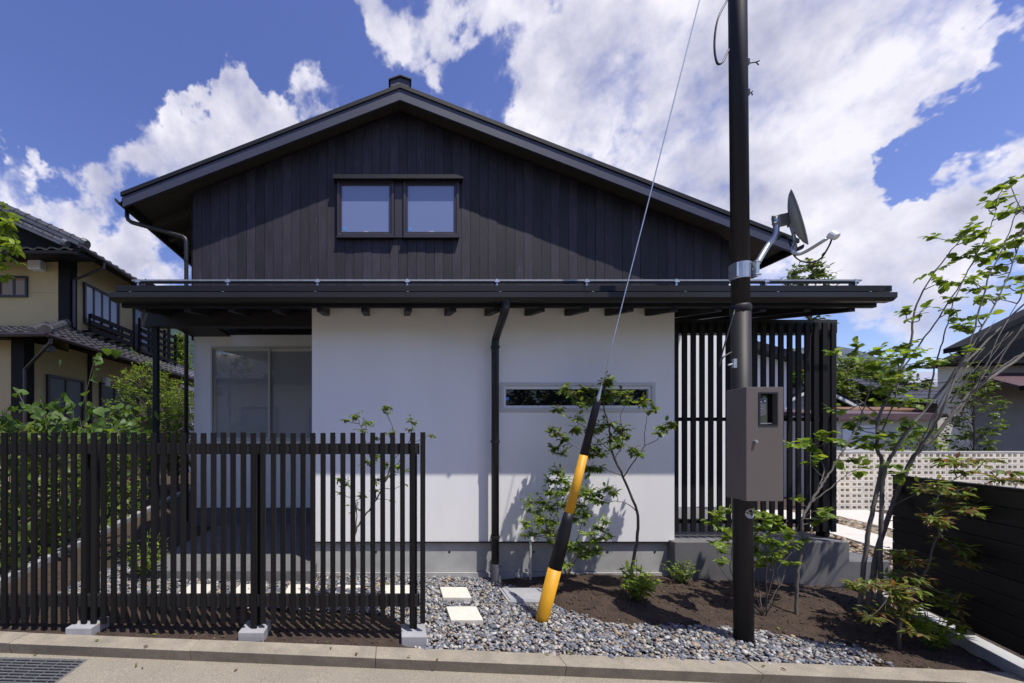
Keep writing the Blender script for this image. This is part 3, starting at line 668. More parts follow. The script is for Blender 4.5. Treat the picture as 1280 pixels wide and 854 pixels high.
# meter box
bx0, bx1, by0, by1, bz0, bz1 = 2.378, 2.628, 2.685, 2.852, PZ(626.7,2.685), PZ(483.8,2.685)
mbx = thing('meter_box', 'taupe metal meter box with small window fixed on the brown pole', 'meter box', (2.5, 2.78, bz0))
box('body', m_box, mbx, bx0+.004, bx1-.004, by0+.045, by1, bz0+.004, bz1-.004, bevel=.004)
dr = MB(); wxa, wxb, wza, wzb = bx0+.088, bx0+.205, PZ(531.5,2.685), PZ(491.5,2.685)
wall_hole(dr, bx0, bx1, bz0, bz1, by0, by0+.0445, wxa, wxb, wza, wzb); dr = dr.build('door', m_box, mbx, bevel=.0025, seg=2)
wf = MB(); wall_hole(wf, wxa-.006, wxb+.006, wza-.006, wzb+.006, by0-.004, by0-.0003, wxa+.004, wxb-.004, wza+.004, wzb-.004); wf.build('window_frame', m_black, dr)
box('pane', m_pane_slit, dr, wxa+.0005, wxb-.0005, by0+.030, by0+.034, wza+.0005, wzb-.0005)
mt = MB().box(wxa+.012, wxa+.06, by0+.018, by0+.0295, wza+.07, wzb-.035).build('meter', m_meter, dr)
MB().box(wxa+.014, wxa+.032, by0+.0165, by0+.0178, wzb-.062, wzb-.054).build('display', m_white, mt)
MB().tube([(wxa+.052, by0+.0178, wzb-.052),(wxa+.052, by0+.015, wzb-.052)], .006, 10).build('seal', m_white, mt)
for k in range(4): MB().box(wxa+.014, wxa+.03+.008*(k % 2), by0+.0165, by0+.0178, wzb-.082-.022*k, wzb-.080-.022*k).build('marking', m_plate, mt)
box('ledge', m_plate, dr, wxa+.008, wxb-.008, by0+.016, by0+.0295, wza+.010, wza+.015)
zl = PZ(552, 2.68); xl = PX(944, 2.68)
MB().tube([(xl, by0-.001, zl),(xl, by0-.016, zl)], .0105, 14).tube([(xl, by0-.016, zl),(xl, by0-.020, zl)], .0075, 14).build('lock', m_galv, dr, smooth=False)
# satellite dish
zc = PZ(339, 2.9); c = pole_at(zc)
dish = thing('satellite_dish', 'white satellite dish on a galvanised arm clamped to the pole', 'satellite dish', (c.x, c.y, zc))
MB().tube([(c.x, c.y, zc-.058),(c.x, c.y, zc+.058)], .0605, 20).build('clamp', m_galv, dish, smooth=False)
MB().box(c.x+.050, c.x+.072, c.y-.075, c.y-.02, zc-.058, zc+.058).build('clamp_flange', m_galv, dish)
MB().box(c.x-.068, c.x-.052, c.y-.05, c.y+.02, zc-.05, zc+.05).build('clamp_flange', m_galv, dish)
for dz in (-.045,.045):
    MB().tube([(c.x+.045, c.y-.07, zc+dz),(c.x+.085, c.y-.07, zc+dz)], .007, 8).build('bolt', m_galv_dull, dish)
YDs = 2.90
MB().tube(smooth_path([(c.x+.055, c.y-.04, zc-.01), P(958,310,YDs), P(966,300,YDs), P(970,290,YDs), P(970.5,272,YDs)], 5), .0185, 12).build('mast_arm', m_galv, dish, smooth=True)
n_ = Vector((.675,-.715,.21)).normalized()
dc = P(995.5, 273, YDs); u_ = Vector((0,0,1))-n_*n_.z; u_.normalize(); w_ = u_.cross(n_)
mb = MB(); rings, seg = 7, 36; vv = []
for side in (0, 1):
    for i in range(rings+1):
        r = i/rings
        for j in range(seg):
            t = 2*math.pi*j/seg; vv.append(dc+u_*(.212*r*math.sin(t))+w_*(.19*r*math.cos(t))+n_*(.045*r*r-.03-side*.006+(.008 if (r == 1 and side) else 0)))
K = seg*(rings+1)
ff = []
for i in range(rings):
    for j in range(seg):
        a, b, c2, d = i*seg+j, i*seg+(j+1) % seg, (i+1)*seg+(j+1) % seg, (i+1)*seg+j
        ff.append((a,b,c2,d)); ff.append((K+d,K+c2,K+b,K+a))
for j in range(seg): ff.append((rings*seg+j, rings*seg+(j+1) % seg, K+rings*seg+(j+1) % seg, K+rings*seg+j))
mb.add(vv, ff); m_dish = M('dish_paint', (.42,.43,.42), .5, var=.06); mb.build('reflector', m_dish, dish, smooth=True)
bk = dc-n_*.036
ms = P(970.5,277,YDs)
MB().bar(ms+Vector((0,0,.0)), bk+u_*.02, .055, .075).bar(bk+u_*.06, bk-u_*.10, .05, .02, n_).build('mount_bracket', m_galv_dull, dish)
MB().tube([ms+Vector((-.03,0,.035)), ms+Vector((.03,0,.035))], .008, 8).tube([ms+Vector((-.035,-.01,-.02)), ms+Vector((-.005,-.01,-.02))], .011, 8).tube([bk-u_*.03-n_*.02, bk-u_*.03+n_*.004], .010, 8).build('bolt', m_galv_dull, dish)
lnb = P(1041, 294, 2.70)
MB().tube(smooth_path([bk-u_*.09, bk-u_*.17-n_*.01, P(990,314,2.86), P(1002,317,2.84), lnb+Vector((-.03,.01,-.02))], 6), .011, 10).build('feed_arm', m_galv, dish, smooth=True)
ld = (dc-lnb).normalized()
MB().tube([lnb-ld*.035, lnb-ld*.03, lnb+ld*.015, lnb+ld*.02], [.012,.022,.026,.016], 14).box(lnb.x-.018, lnb.x+.018, lnb.y-.015, lnb.y+.015, lnb.z-.02, lnb.z+.012).build('feed_head', m_white, dish, smooth=False)
MB().tube(smooth_path([lnb+Vector((-.005,0,-.02)), P(1036,308,2.72), P(1025,324,2.76), P(1008,328,2.80), P(993,320,2.86), P(986,300,2.92), P(978,294,2.92), P(972,300,2.92)], 6), .0055, 6).build('cable', m_black, dish, smooth=True)
# guy wire
gb = gp(677, 776); gt_ = pole_at(5.55)+Vector((-.05,0,0))
guy = thing('guy_wire', 'steel guy wire with yellow and black guard slanting up from the pebbles', 'guy wire', gb)
dv = gt_-gb
def gq(py):                                 # parameter on the wire seen at a given image row
    lo, hi = 0.0, 1.0
    for _ in range(40):
        t = (lo+hi)/2; p = gb+dv*t
        if CY-(p.z-CAMZ)/p.y*F > py: lo = t
        else: hi = t
    return lo
t4, t3, t2, t1 = gq(500), gq(569), gq(641), gq(711)
L_ = lambda t: gb+dv*t
wire_pts = [L_(t) for t in np.linspace(t4-.02, 1, 8)]
MB().tube(wire_pts, .0042, 8).build('wire', m_galv, guy, smooth=True)
MB().tube([L_(t4-.005), L_(t4), L_(t4+.02)], [.012,.014,.006], 10).build('wire_grip', m_galv, guy)
MB().tube([L_(t3), L_(t4-.004), L_(t4)], [.0308,.0265,.022], 18).build('guard_section', m_guard_b, guy, smooth=True)
MB().tube([L_(t2), L_(t3)], [.0345,.0305], 18).build('guard_section', m_guard_y, guy, smooth=True)
tm = t2-.013
MB().tube([L_(t1), L_(t2-.030), L_(tm), L_(t2)], [.050,.047,.041,.0355], 18).build('guard_section', m_guard_b, guy, smooth=True)
MB().tube([L_(-.012), L_(.008), L_(t1)], [.034,.050,.0505], 18).build('guard_section', m_guard_y, guy, smooth=True)

# ------------------------------------------------------------------ boundary plank fence on the right
pf = thing('plank_fence', 'low black horizontal plank fence on a concrete strip at the side boundary', 'fence', (4.2, 3.0, G(4.2)))
A = Vector((4.42, 3.52, 0)); B = Vector((3.93, 2.40, 0)); dd = (A-B).normalized(); nn = Vector((dd.y, -dd.x, 0))
zt = 1.165; nb = 9; ph = (zt-.13)/nb
for k in range(nb):
    z0 = .13+k*ph; off = nn*random.uniform(-.002,.002)
    r = [(-.011, z0+.0015), (.011, z0+.0015), (.011, z0+ph-.0015), (-.011, z0+ph-.0015)]
    MB().hexa([B+off+nn*a+Vector((0,0,z)) for a, z in r], [A+off+nn*a+Vector((0,0,z)) for a, z in r]).build('plank', m_plank, pf, bevel=.0015, seg=1)
for t in (.03, .5, .985):
    p = B.lerp(A, t)+nn*.045; MB().bar((p.x, p.y, -.1), (p.x, p.y, zt-.005), .06, .06).build('post', m_plank, pf)
rb = [(.0125, .14), (.016, .14), (.016, zt-.01), (.0125, zt-.01)]
MB().hexa([B+nn*a+Vector((0,0,z)) for a, z in rb], [A+nn*a+Vector((0,0,z)) for a, z in rb]).build('backing', m_plank, pf)  # added sheet, keeps light from showing through the plank gaps
r = [(-.022, -.25), (.09, -.25), (.09, .085), (-.022, .085)]
A2 = A+dd*.5
MB().hexa([B-dd*.02+nn*a+Vector((0,0,z-.03)) for a, z in r], [A2+nn*a+Vector((0,0,z)) for a, z in r]).build('concrete_strip', m_conc, pf, bevel=.006)
r = [(-.02, zt+.001), (.02, zt+.001), (.02, zt+.016), (-.02, zt+.016)]
MB().hexa([B+nn*a+Vector((0,0,z)) for a, z in r], [A+nn*a+Vector((0,0,z)) for a, z in r]).build('top_rail', m_plank, pf)

# garden edging on the left
ge = thing('garden_edging', 'narrow concrete edging strip dividing the side garden soil', 'edging', (-4.2, 6, G(-4.2)))
p0 = Vector((-3.42, 3.05, 0)); p1 = Vector((-5.1, 10.2, 0)); ed = (p1-p0).normalized(); en = Vector((ed.y, -ed.x, 0)); Ltot = (p1-p0).length; k = 0
while k*.6 < Ltot:
    a = p0+ed*(k*.6+.002); b = p0+ed*(k*.6+.598); k += 1
    MB().hexa([a-en*.05+Vector((0,0,G(a.x)-.1)), a+en*.05+Vector((0,0,G(a.x)-.1)), b+en*.05+Vector((0,0,G(b.x)-.1)), b-en*.05+Vector((0,0,G(b.x)-.1))],
              [a-en*.05+Vector((0,0,G(a.x)+.05)), a+en*.05+Vector((0,0,G(a.x)+.05)), b+en*.05+Vector((0,0,G(b.x)+.05)), b-en*.05+Vector((0,0,G(b.x)+.05))]).build('edging_block', m_conc_lt, ge, bevel=.005)

# approach slabs beyond the entrance
dsl = Vector((.30, 1, 0))
def strip(name, mat, xa, xb, ya, yb, z, lab, cat, kind=None):
    q = [(xa+.30*(ya-6.5), ya), (xb+.30*(ya-6.5), ya), (xb+.30*(yb-6.5), yb), (xa+.30*(yb-6.5), yb)]
    return MB().hexa([(x, y, -.3) for x, y in q], [(x, y, z) for x, y in q])
for (xa, xb, nm) in ((7.15, 7.85, 'pale concrete paving strip beside the entrance platform'), (8.45, 9.6, 'pale concrete paving strip running along the pierced block wall')):
    pv = thing('paving_strip', nm, 'paving', (xa+.3, 6.0, -.06))
    for k in range(3):
        strip('paving_slab', m_slab, xa, xb, 4.6+k*1.35, 4.6+k*1.35+1.34, -.045, '', '').build('paving_slab', m_slab, pv, bevel=.004)
    pv['kind'] = 'structure'; del pv['category']
pts = [];
for _ in range(3800):
    y = rng.uniform(4.4, 8.6); x0 = .30*(y-6.5)
    xx = x0+(rng.uniform(7.87, 8.43) if rng.uniform() < .6 else rng.uniform(5.4, 7.13)); 
    pts.append((xx, y, -.075+rng.uniform(0,.02)))
cols = [np.array(random.choice([(.30,.22,.13),(.22,.16,.10),(.38,.31,.22),(.17,.13,.09),(.28,.25,.20)]))*random.uniform(.7,1.2) for _ in pts]
tag(scatter('driveway_gravel', m_pebble, pts, rng.uniform(.022,.05,len(pts)), .5, cols), 'brown river stones between the pale paving strips', 'gravel', kind='stuff')

# ------------------------------------------------------------------ pierced block wall
YB = 8.9; bwid, bh = .266, .1285; bz = -.12
bw_ = thing('block_wall', 'low cream wall of pierced concrete blocks behind the plank fence', 'wall', (12, YB, bz))
def block_mesh():
    b = MB(); w, h, d = bwid-.004, bh-.004, .10
    xs_ = [0, .034, .034+.080, w-.034-.080, w-.034, w]; zs_ = [0, .030, h-.030, h]
    hole = {(1,1),(3,1)}
    idx = {}
    for yy in (0, d):
        for i, xx in enumerate(xs_):
            for j, zz in enumerate(zs_): idx[(i,j,yy)] = len(b.v); b.v.append((xx, yy, zz))
    for i in range(5):
        for j in range(3):
            if (i,j) in hole:
                b.f += [(idx[(i,j,0)],idx[(i+1,j,0)],idx[(i+1,j,d)],idx[(i,j,d)]), (idx[(i,j+1,d)],idx[(i+1,j+1,d)],idx[(i+1,j+1,0)],idx[(i,j+1,0)]),
                        (idx[(i,j,d)],idx[(i,j+1,d)],idx[(i,j+1,0)],idx[(i,j,0)]), (idx[(i+1,j,0)],idx[(i+1,j+1,0)],idx[(i+1,j+1,d)],idx[(i+1,j,d)])]
            else:
                b.f.append((idx[(i,j,0)],idx[(i+1,j,0)],idx[(i+1,j+1,0)],idx[(i,j+1,0)])); b.f.append((idx[(i,j+1,d)],idx[(i+1,j+1,d)],idx[(i+1,j,d)],idx[(i,j,d)]))
    for i in range(5):
        b.f.append((idx[(i,0,d)],idx[(i+1,0,d)],idx[(i+1,0,0)],idx[(i,0,0)])); b.f.append((idx[(i,3,0)],idx[(i+1,3,0)],idx[(i+1,3,d)],idx[(i,3,d)]))
    for j in range(3):
        b.f.append((idx[(0,j,0)],idx[(0,j+1,0)],idx[(0,j+1,d)],idx[(0,j,d)])); b.f.append((idx[(5,j,d)],idx[(5,j+1,d)],idx[(5,j+1,0)],idx[(5,j,0)]))
    return b.mesh('block')
bm_ = block_mesh(); X0 = PX(1034, YB)
for r in range(10):
    for k in range(18):
        link('block', bm_, m_block, bw_, (X0+k*bwid, YB+random.uniform(-.002,.002), bz+.02+r*bh))
box('wall_core', m_greywall, bw_, X0, X0+18*bwid-.004, YB+.1005, YB+.12, bz, bz+10*bh)
box('coping', m_slab, bw_, X0-.01, X0+18*bwid+.01, YB-.01, YB+.13, bz+.0185+10*bh, bz+.045+10*bh)

# ------------------------------------------------------------------ tiled roofs and neighbours
def tile_surface(mb, a, b, c, d, cols_, rows_, amp=.035, step=.03):
    """a-b eave, d-c top edge; pantile waves across, stepped courses up the slope"""
    a, b, c, d = map(Vector, (a, b, c, d)); nrm = (b-a).cross(d-a).normalized()
    if nrm.z < 0: nrm = -nrm
    prof = [(0,0),(.18,.75),(.36,1.0),(.54,.7),(.68,.1),(.85,-.12)]
    for r in range(rows_):
        o = len(mb.v); us = []
        for k in range(cols_):
            us += [((k+u)/cols_, w) for u, w in prof]
        us.append((1.0, 0))
        for v, st in ((r/rows_, step), ((r+1)/rows_, .004), (r/rows_, 0.0)):
            for u, w in us:
                p = (a.lerp(b, u)).lerp(d.lerp(c, u), v)+nrm*(w*amp+st)
                mb.v.append(tuple(p))
        n = len(us)
        for i in range(n-1):
            mb.f.append((o+i, o+i+1, o+n+i+1, o+n+i)); mb.f.append((o+2*n+i, o+2*n+i+1, o+i+1, o+i))
def ridge_tiles(parent, p, q, r=.085, n=12, end=True):
    p, q = Vector(p), Vector(q); mb = MB(); d = (q-p)/n
    for i in range(n):
        mb.tube([p+d*i, p+d*(i+.92), p+d*(i+.93), p+d*(i+1.0)], [r, r, r*1.18, r*1.18], 8)
    mb.bar(p-Vector((0,0,r*.9)), q-Vector((0,0,r*.9)), r*2.1, r*.9); 
    o = mb.build('ridge_tiles', m_ktile, parent); 
    if end: MB().tube([p-d.normalized()*.10, p-d.normalized()*.02, p], [r*1.25, r*1.5, r*1.5], 10).build('ridge_end', m_ktile, parent)
    return o
nh = thing('neighbour_house', 'beige two storey house with dark tiled roofs beyond the side garden', 'house', (-9, 10, .1))
NX = -7.5
lw = MB().box(-15, NX, 8.15, 14.2, -.1, 3.50).box(-15, NX, 9.29, 14.2, 3.501, 4.0).build('lower_wall', m_cream, nh)
uw = MB().box(-15, NX, 9.30, 13.45, 4.0, 5.95).build('upper_wall', m_cream, nh)
box('corner_post', m_darkwood, nh, NX-.24, NX+.025, 9.275, 9.50, 3.95, 5.7)
box('corner_post', m_darkwood, nh, NX-.24, NX+.025, 8.125, 8.36, 0, 3.6)
box('wall_post', m_darkwood, nh, NX-.1, NX+.03, PX(0,1) and 9.85, 9.97, .2, 3.7)
box('wall_post', m_darkwood, nh, NX-.1, NX+.03, 13.35, 13.5, .2, 5.8)
m_joint = M('wall_joint', (.30,.25,.14), .9)
box('wall_joint', m_joint, nh, -15, NX-.25, 9.296, 9.2995, 4.88, 4.888)
def side_window(y0, y1, z0, z1, n, pane=None, frame=m_frame_dk, parent=nh):
    f = MB(); f.box(NX+.001, NX+.06, y0, y0+.05, z0, z1); f.box(NX+.001, NX+.06, y1-.05, y1, z0, z1); f.box(NX+.001, NX+.06, y0+.05, y1-.05, z1-.05, z1); f.box(NX+.001, NX+.06, y0+.05, y1-.05, z0, z0+.05)
    f = f.build('window', frame, parent)
    for k in range(n):
        a = y0+.05+(y1-y0-.10)*k/n; b = y0+.05+(y1-y0-.10)*(k+1)/n
        MB().box(NX+.004, NX+.02, a+.004, b-.004, z0+.051, z1-.051).build('pane', pane, f)
        if k: MB().box(NX+.003, NX+.045, a-.025, a+.0035, z0+.051, z1-.051).build('mullion', frame, f)
m_pane_n = M_glass('neighbour_pane', (.36,.37,.38), 1.6); m_pane_d = M_glass('neighbour_dark_pane', (.13,.13,.14), 1.6); m_pane_o = M_glass('amber_pane', (.26,.18,.09), 1.5)
def ny(px): return F*(-NX)/(CX-px)
side_window(ny(103.5), ny(147.5), PZ(412,ny(125)), PZ(363.5,ny(125)), 4, m_pane_n)
rl = MB(); ya, yb = ny(102.5), ny(156); zr = 4.02
wr = thing('window_rail', None, None, (NX, ya, zr)); adopt(wr, nh)
for k in range(3): box('rail_board', m_darkwood, wr, NX+.20, NX+.23, ya, yb, zr+.05+k*.17, zr+.16+k*.17)
for k in range(5): yy = ya+(yb-ya)*k/4; box('rail_post', m_darkwood, wr, NX+.0, NX+.199, yy-.02, yy+.02, zr+.05, zr+.09) ; box('rail_post', m_darkwood, wr, NX+.165, NX+.1995, yy-.02, yy+.02, zr+.09, zr+.49)
# veranda
vr = thing('veranda', None, None, (NX, 11.6, 4)); adopt(vr, nh)
va, vb = ny(163), ny(209)
for k in range(5): box('rail_board', m_darkwood, vr, NX+.30, NX+.335, va, vb, 3.98+k*.20, 4.06+k*.20)
for k in range(4): yy = va+(vb-va)*k/3; box('post', m_darkwood, vr, NX+.24, NX+.299, yy-.035, yy+.035, 3.85, 4.95)
box('floor', m_darkwood, vr, NX+.0, NX+.30, va, vb, 3.83, 3.93)
side_window(ny(166), ny(186), 4.1, 5.35, 1, m_pane_d)
side_window(ny(57), ny(103), 1.1, PZ(472,ny(80)), 2, m_pane_d)
side_window(ny(124), ny(172), 1.1, PZ(482,ny(145)), 3, m_pane_d)
# small amber window and vent hood on the front
fw = MB(); wall_hole(fw, PX(-2,9.28), PX(34.5,9.28), PZ(371.5,9.28), PZ(345.5,9.28), 9.25, 9.2995, PX(2,9.28), PX(32,9.28), PZ(369,9.28), PZ(348,9.28)); fw = fw.build('window', m_frame_dk, nh)
box('pane', m_pane_o, fw, PX(2,9.28)+.001, PX(32,9.28)-.001, 9.275, 9.285, PZ(369,9.28)+.001, PZ(348,9.28)-.001)
box('mullion', m_frame_dk, fw, PX(16.5,9.28), PX(19.5,9.28), 9.262, 9.274, PZ(369,9.28)+.001, PZ(348,9.28)-.001)
vh = MB().prism([(PX(38,9.2),PZ(338,9.2)),(PX(54,9.2),PZ(338,9.2)),(PX(54,9.2),PZ(326,9.2)),(PX(38,9.2),PZ(326,9.2))], 'y', 9.12, 9.2985).build('vent_hood', m_white, nh, bevel=.015)
box('lamp_box', m_white, nh, NX+.002, NX+.10, ny(128), ny(128)+.16, 2.86, 3.08)
# skirt roof between the storeys
EX, EY, EZ = -6.68, 7.72, 3.52; TZ = 4.06
sk = MB(); tile_surface(sk, (EX, EY, EZ), (EX, 14.6, EZ), (NX, 14.6, TZ), (NX, 9.28, TZ), 26, 4); sk.build('side_roof_tiles', m_ktile, nh)
sk = MB(); tile_surface(sk, (-15, EY, EZ), (EX, EY, EZ), (NX, 9.28, TZ), (-15, 9.28, TZ), 28, 7); sk.build('front_roof_tiles', m_ktile, nh)
ridge_tiles(nh, (EX-.03, EY+.06, EZ+.10), (NX-.02, 9.25, TZ+.11), .075, 7)
ridge_tiles(nh, (EX-.34, EY+.10, EZ+.10), (NX-.50, 9.25, TZ+.08), .05, 7)
MB().prism([(EX-.0, EZ-.005),(EX-.0, EZ-.075),(NX, EZ+.06),(NX, TZ-.02)], 'y', 9.281, 14.55).build('roof_underside', m_darkwood, nh)
MB().add([(EX, EY, EZ-.02),(EX, 9.28, EZ-.02),(NX, 9.28, TZ-.03),(NX, EY, EZ-.02),(EX, EY, EZ-.07),(EX, 9.28, EZ-.07),(NX, 9.28, TZ-.1),(NX, EY, EZ-.07)], [(0,1,2),(0,2,3),(4,6,5),(4,7,6),(0,4,5,1),(3,7,4,0)]).build('hip_underside', m_darkwood, nh)
MB().prism([(EY, EZ-.005),(EY, EZ-.075),(8.15, EZ-.02),(9.28, TZ-.02)], 'x', -15, NX-.001).build('roof_underside', m_darkwood, nh)
MB().tube([(EX+.05, EY-.03, EZ-.03),(EX+.05, 14.6, EZ-.03)], .045, 8).build('gutter', m_frame_dk, nh)
MB().tube([(-15, EY-.05, EZ-.03),(EX+.05, EY-.05, EZ-.03)], .045, 8).build('gutter', m_frame_dk, nh)
MB().tube([(EX+.05, EY+.05, EZ-.05),(EX+.05, EY+.05, EZ-.16),(NX+.06, 8.11, EZ-.62),(NX+.06, 8.11, .2)], .035, 8).build('downpipe', m_frame_dk, nh)
MB().box(-6.95,-6.82, 7.95, 8.1, EZ-.28, EZ-.16).build('soffit_lamp', m_meter, nh)
# upper roof: gable verge towards the road with a small tiled skirt below it
UX, UY, UZ = -6.83, 8.86, 5.72
up = MB(); tile_surface(up, (UX, UY, UZ), (UX, 14.2, UZ), (UX-5.5, 14.2, UZ+2.5), (UX-5.5, UY, UZ+2.5), 22, 18); up.build('upper_roof_tiles', m_ktile, nh)
MB().prism([(UX+.02, UZ-.02),(UX+.02, UZ-.10),(UX-5.5, UZ+2.38),(UX-5.5, UZ+2.48)], 'y', UY, 14.2).build('roof_deck', m_darkwood, nh)
ridge_tiles(nh, (UX-.05, UY+.05, UZ+.13), (UX-5.5, UY+.05, UZ+2.63), .08, 22)
ridge_tiles(nh, (UX-.35, UY-.12, UZ+.06), (UX-5.5, UY-.12, UZ+2.34), .06, 24)
fs = MB(); tile_surface(fs, (-15, UY-.32, UZ-.20), (UX+.02, UY-.32, UZ-.20), (UX-.1, UY+.44, UZ+.06), (-15, UY+.44, UZ+.06), 30, 3); fs.build('eave_tiles', m_ktile, nh)
MB().prism([(UY-.32, UZ-.205),(UY-.32, UZ-.27),(9.30, UZ-.12),(9.30, UZ+.05)], 'x', -15, UX+.0).build('roof_underside', m_darkwood, nh)
MB().prism([(-15, UZ+.0),(UX-.2, UZ+.0),(UX-5.5, UZ+2.4),(-15, UZ+2.4)], 'y', UY+.40, UY+.46).build('gable_wall', m_darkwood, nh)
MB().tube([(UX+.06, UY-.2, UZ-.05),(UX+.06, 14.2, UZ-.05)], .045, 8).build('gutter', m_frame_dk, nh)
MB().tube([(UX+.06, UY+.55, UZ-.08),(UX+.05, UY+.55, UZ-.22),(NX+.06, 9.35, UZ-.52),(NX+.06, 9.35, 4.1)], .035, 8).build('downpipe', m_frame_dk, nh)
# low lean-to behind it
lt = thing('lean_to', 'low tiled lean-to roof behind the beige neighbour house', 'shed', (-8, 16, .1))
lm = MB(); tile_surface(lm, (-7.0, 14.9, 3.05), (-7.0, 19, 3.05), (-9.5, 19, 3.9), (-9.5, 14.9, 3.9), 12, 6); lm.build('roof_tiles', m_ktile, lt)
MB().box(-9.5, -7.6, 15.0, 18.9, -.05, 3.1).build('wall', m_white, lt)

# right neighbours
rn = thing('brown_roof_house', 'grey house with dark gable roof and maroon pent roof behind the block wall', 'house', (18, 12, 0))
YN = 10.6; rx0 = PX(1172, YN)
MB().prism([(rx0, YN),(rx0+.95, YN),(rx0+9, YN+6),(rx0+8.4, YN+6)], 'z', -.2, 3.399).build('pale_wall', m_cream2, rn)
MB().box(rx0+.951, 26, YN-.03, YN-.001, -.2, 3.42).build('grey_wall', m_greywall, rn)
MB().prism([(rx0-.1, 3.4),(26, 3.4),(26, 6.5),(rx0+6, 6.3),(rx0+.2, 3.5)], 'y', YN-.0, YN+.3).build('gable_wall', m_darkwood, rn)  # near-black colour stands in for the shade under the roof overhang
MB().prism([(rx0-.35, PZ(440,YN-.6)),(rx0+6.2, PZ(440,YN-.6)+3.2),(rx0+6.2, PZ(440,YN-.6)+3.4),(rx0-.35, PZ(440,YN-.6)+.12)], 'y', YN-.7, YN-.36).build('roof', m_darkwood, rn)
MB().prism([(rx0-.2, PZ(446,YN-.6)),(rx0+6.2, PZ(440,YN-.6)+3.05),(rx0+6.2, PZ(440,YN-.6)+3.2),(rx0-.35, PZ(440,YN-.6)-.0)], 'y', YN-.66, YN-.6).build('barge_board', m_darkwood, rn)
MB().prism([(YN-.9, 2.78),(YN-.9, 2.72),(YN, 3.12),(YN, 3.25)], 'x', rx0+.75, 26).build('pent_roof', m_maroon, rn)
MB().box(rx0+.75, 26, YN-.98, YN-.905, 2.66, 2.77).build('pent_gutter', m_darkwood, rn)
MB().box(rx0-.3, rx0+8, YN-.4, YN-.0, 3.42, 3.5).build('eave_shelf', m_darkwood, rn)
ws = thing('white_shed', 'low white shed with maroon roof edge behind the block wall', 'shed', (12, 10.2, -.1))
MB().box(PX(1020,10.2), PX(1168,10.2), 10.2, 12.5, -.2, 2.02).build('wall', m_cream2, ws)
MB().box(PX(1052,10.2), PX(1096,10.2), 10.17, 10.199, .2, PZ(532,10.2)).build('door_panel', m_white, ws)
MB().prism([(10.0, 2.02),(10.0, 2.12),(12.7, 2.42),(12.7, 2.32)], 'x', PX(1015,10.2), PX(1171,10.2)).build('roof', m_maroon, ws)
MB().box(PX(1015,10.0), PX(1171,10.0), 9.94, 9.998, 1.96, 2.10).build('roof_edge', m_maroon, ws)
MB().prism([(12.0, 2.30),(12.0, 2.36),(13.0, 2.52),(13.0, 2.46)], 'x', PX(1065,12), PX(1168,12)).build('rusty_roof', m_rust, ws)
sh = thing('small_white_house', 'small white gabled house beyond the shed', 'house', (17, 16, 0))
hx = PX(1062, 16); 
MB().prism([(hx-3.4, -.2),(hx, -.2),(hx, PZ(512,16)-.05),(hx-1.7, PZ(512,16)+.85),(hx-3.4, PZ(512,16)-.05)], 'y', 16, 20).build('wall', m_white, sh)
for sg_ in (-1, 1):
    xr_ = hx-1.7; xe = xr_+sg_*2.15; MB().prism([(xr_, PZ(512,16)+.92),(xe, PZ(512,16)-.16),(xe, PZ(512,16)-.02),(xr_, PZ(512,16)+1.06)], 'y', 15.6, 20.3).build('roof', m_metal, sh)
    MB().prism([(xr_, PZ(512,16)+.80),(xe, PZ(512,16)-.28),(xe, PZ(512,16)-.165),(xr_, PZ(512,16)+.915)], 'y', 15.58, 15.66).build('barge_board', m_white, sh)
fh = thing('grey_roof_house', 'distant house with pale grey metal roof beneath the hills', 'house', (38, 30, 0))
MB().box(PX(1105,30), PX(1200,30), 30, 36, -.2, 5.4).build('wall', m_cream2, fh)
MB().prism([(29.5, 5.3),(29.5, 5.5),(33, 7.0),(36.5, 5.5),(36.5, 5.3)], 'x', PX(1100,30), PX(1230,30)).build('roof', m_plate, fh)
dh = thing('dark_roof_house', 'house with dark tiled roof between the shed and the grey house', 'house', (22, 17, 0))
MB().box(PX(1135,17), PX(1215,17), 17, 21, -.2, 3.0).build('wall', m_greywall, dh)
dm = MB(); tile_surface(dm, (PX(1124,16.5), 16.4, 2.95), (PX(1230,16.5), 16.4, 2.95), (PX(1215,16.5), 19, 4.3), (PX(1150,16.5), 19, 4.3), 14, 7); dm.build('roof_tiles', m_ktile, dh)
# white walled annexe seen through the entrance screen
an = thing('white_annexe', 'white annexe with sloping dark roof glimpsed through the entrance screen', 'house', (11, 12.5, 0))
MB().prism([(PX(900,12.5), -.1),(PX(986,12.5), -.1),(PX(986,12.5), PZ(452,12.5)),(PX(900,12.5), PZ(430,12.5))], 'y', 12.5, 16).build('wall', m_white, an)
MB().prism([(PX(895,12.4), PZ(428,12.4)),(PX(1018,12.4), PZ(460,12.4)),(PX(1018,12.4), PZ(452,12.4)),(PX(895,12.4), PZ(418,12.4))], 'y', 12.1, 16.2).build('roof', m_metal, an)

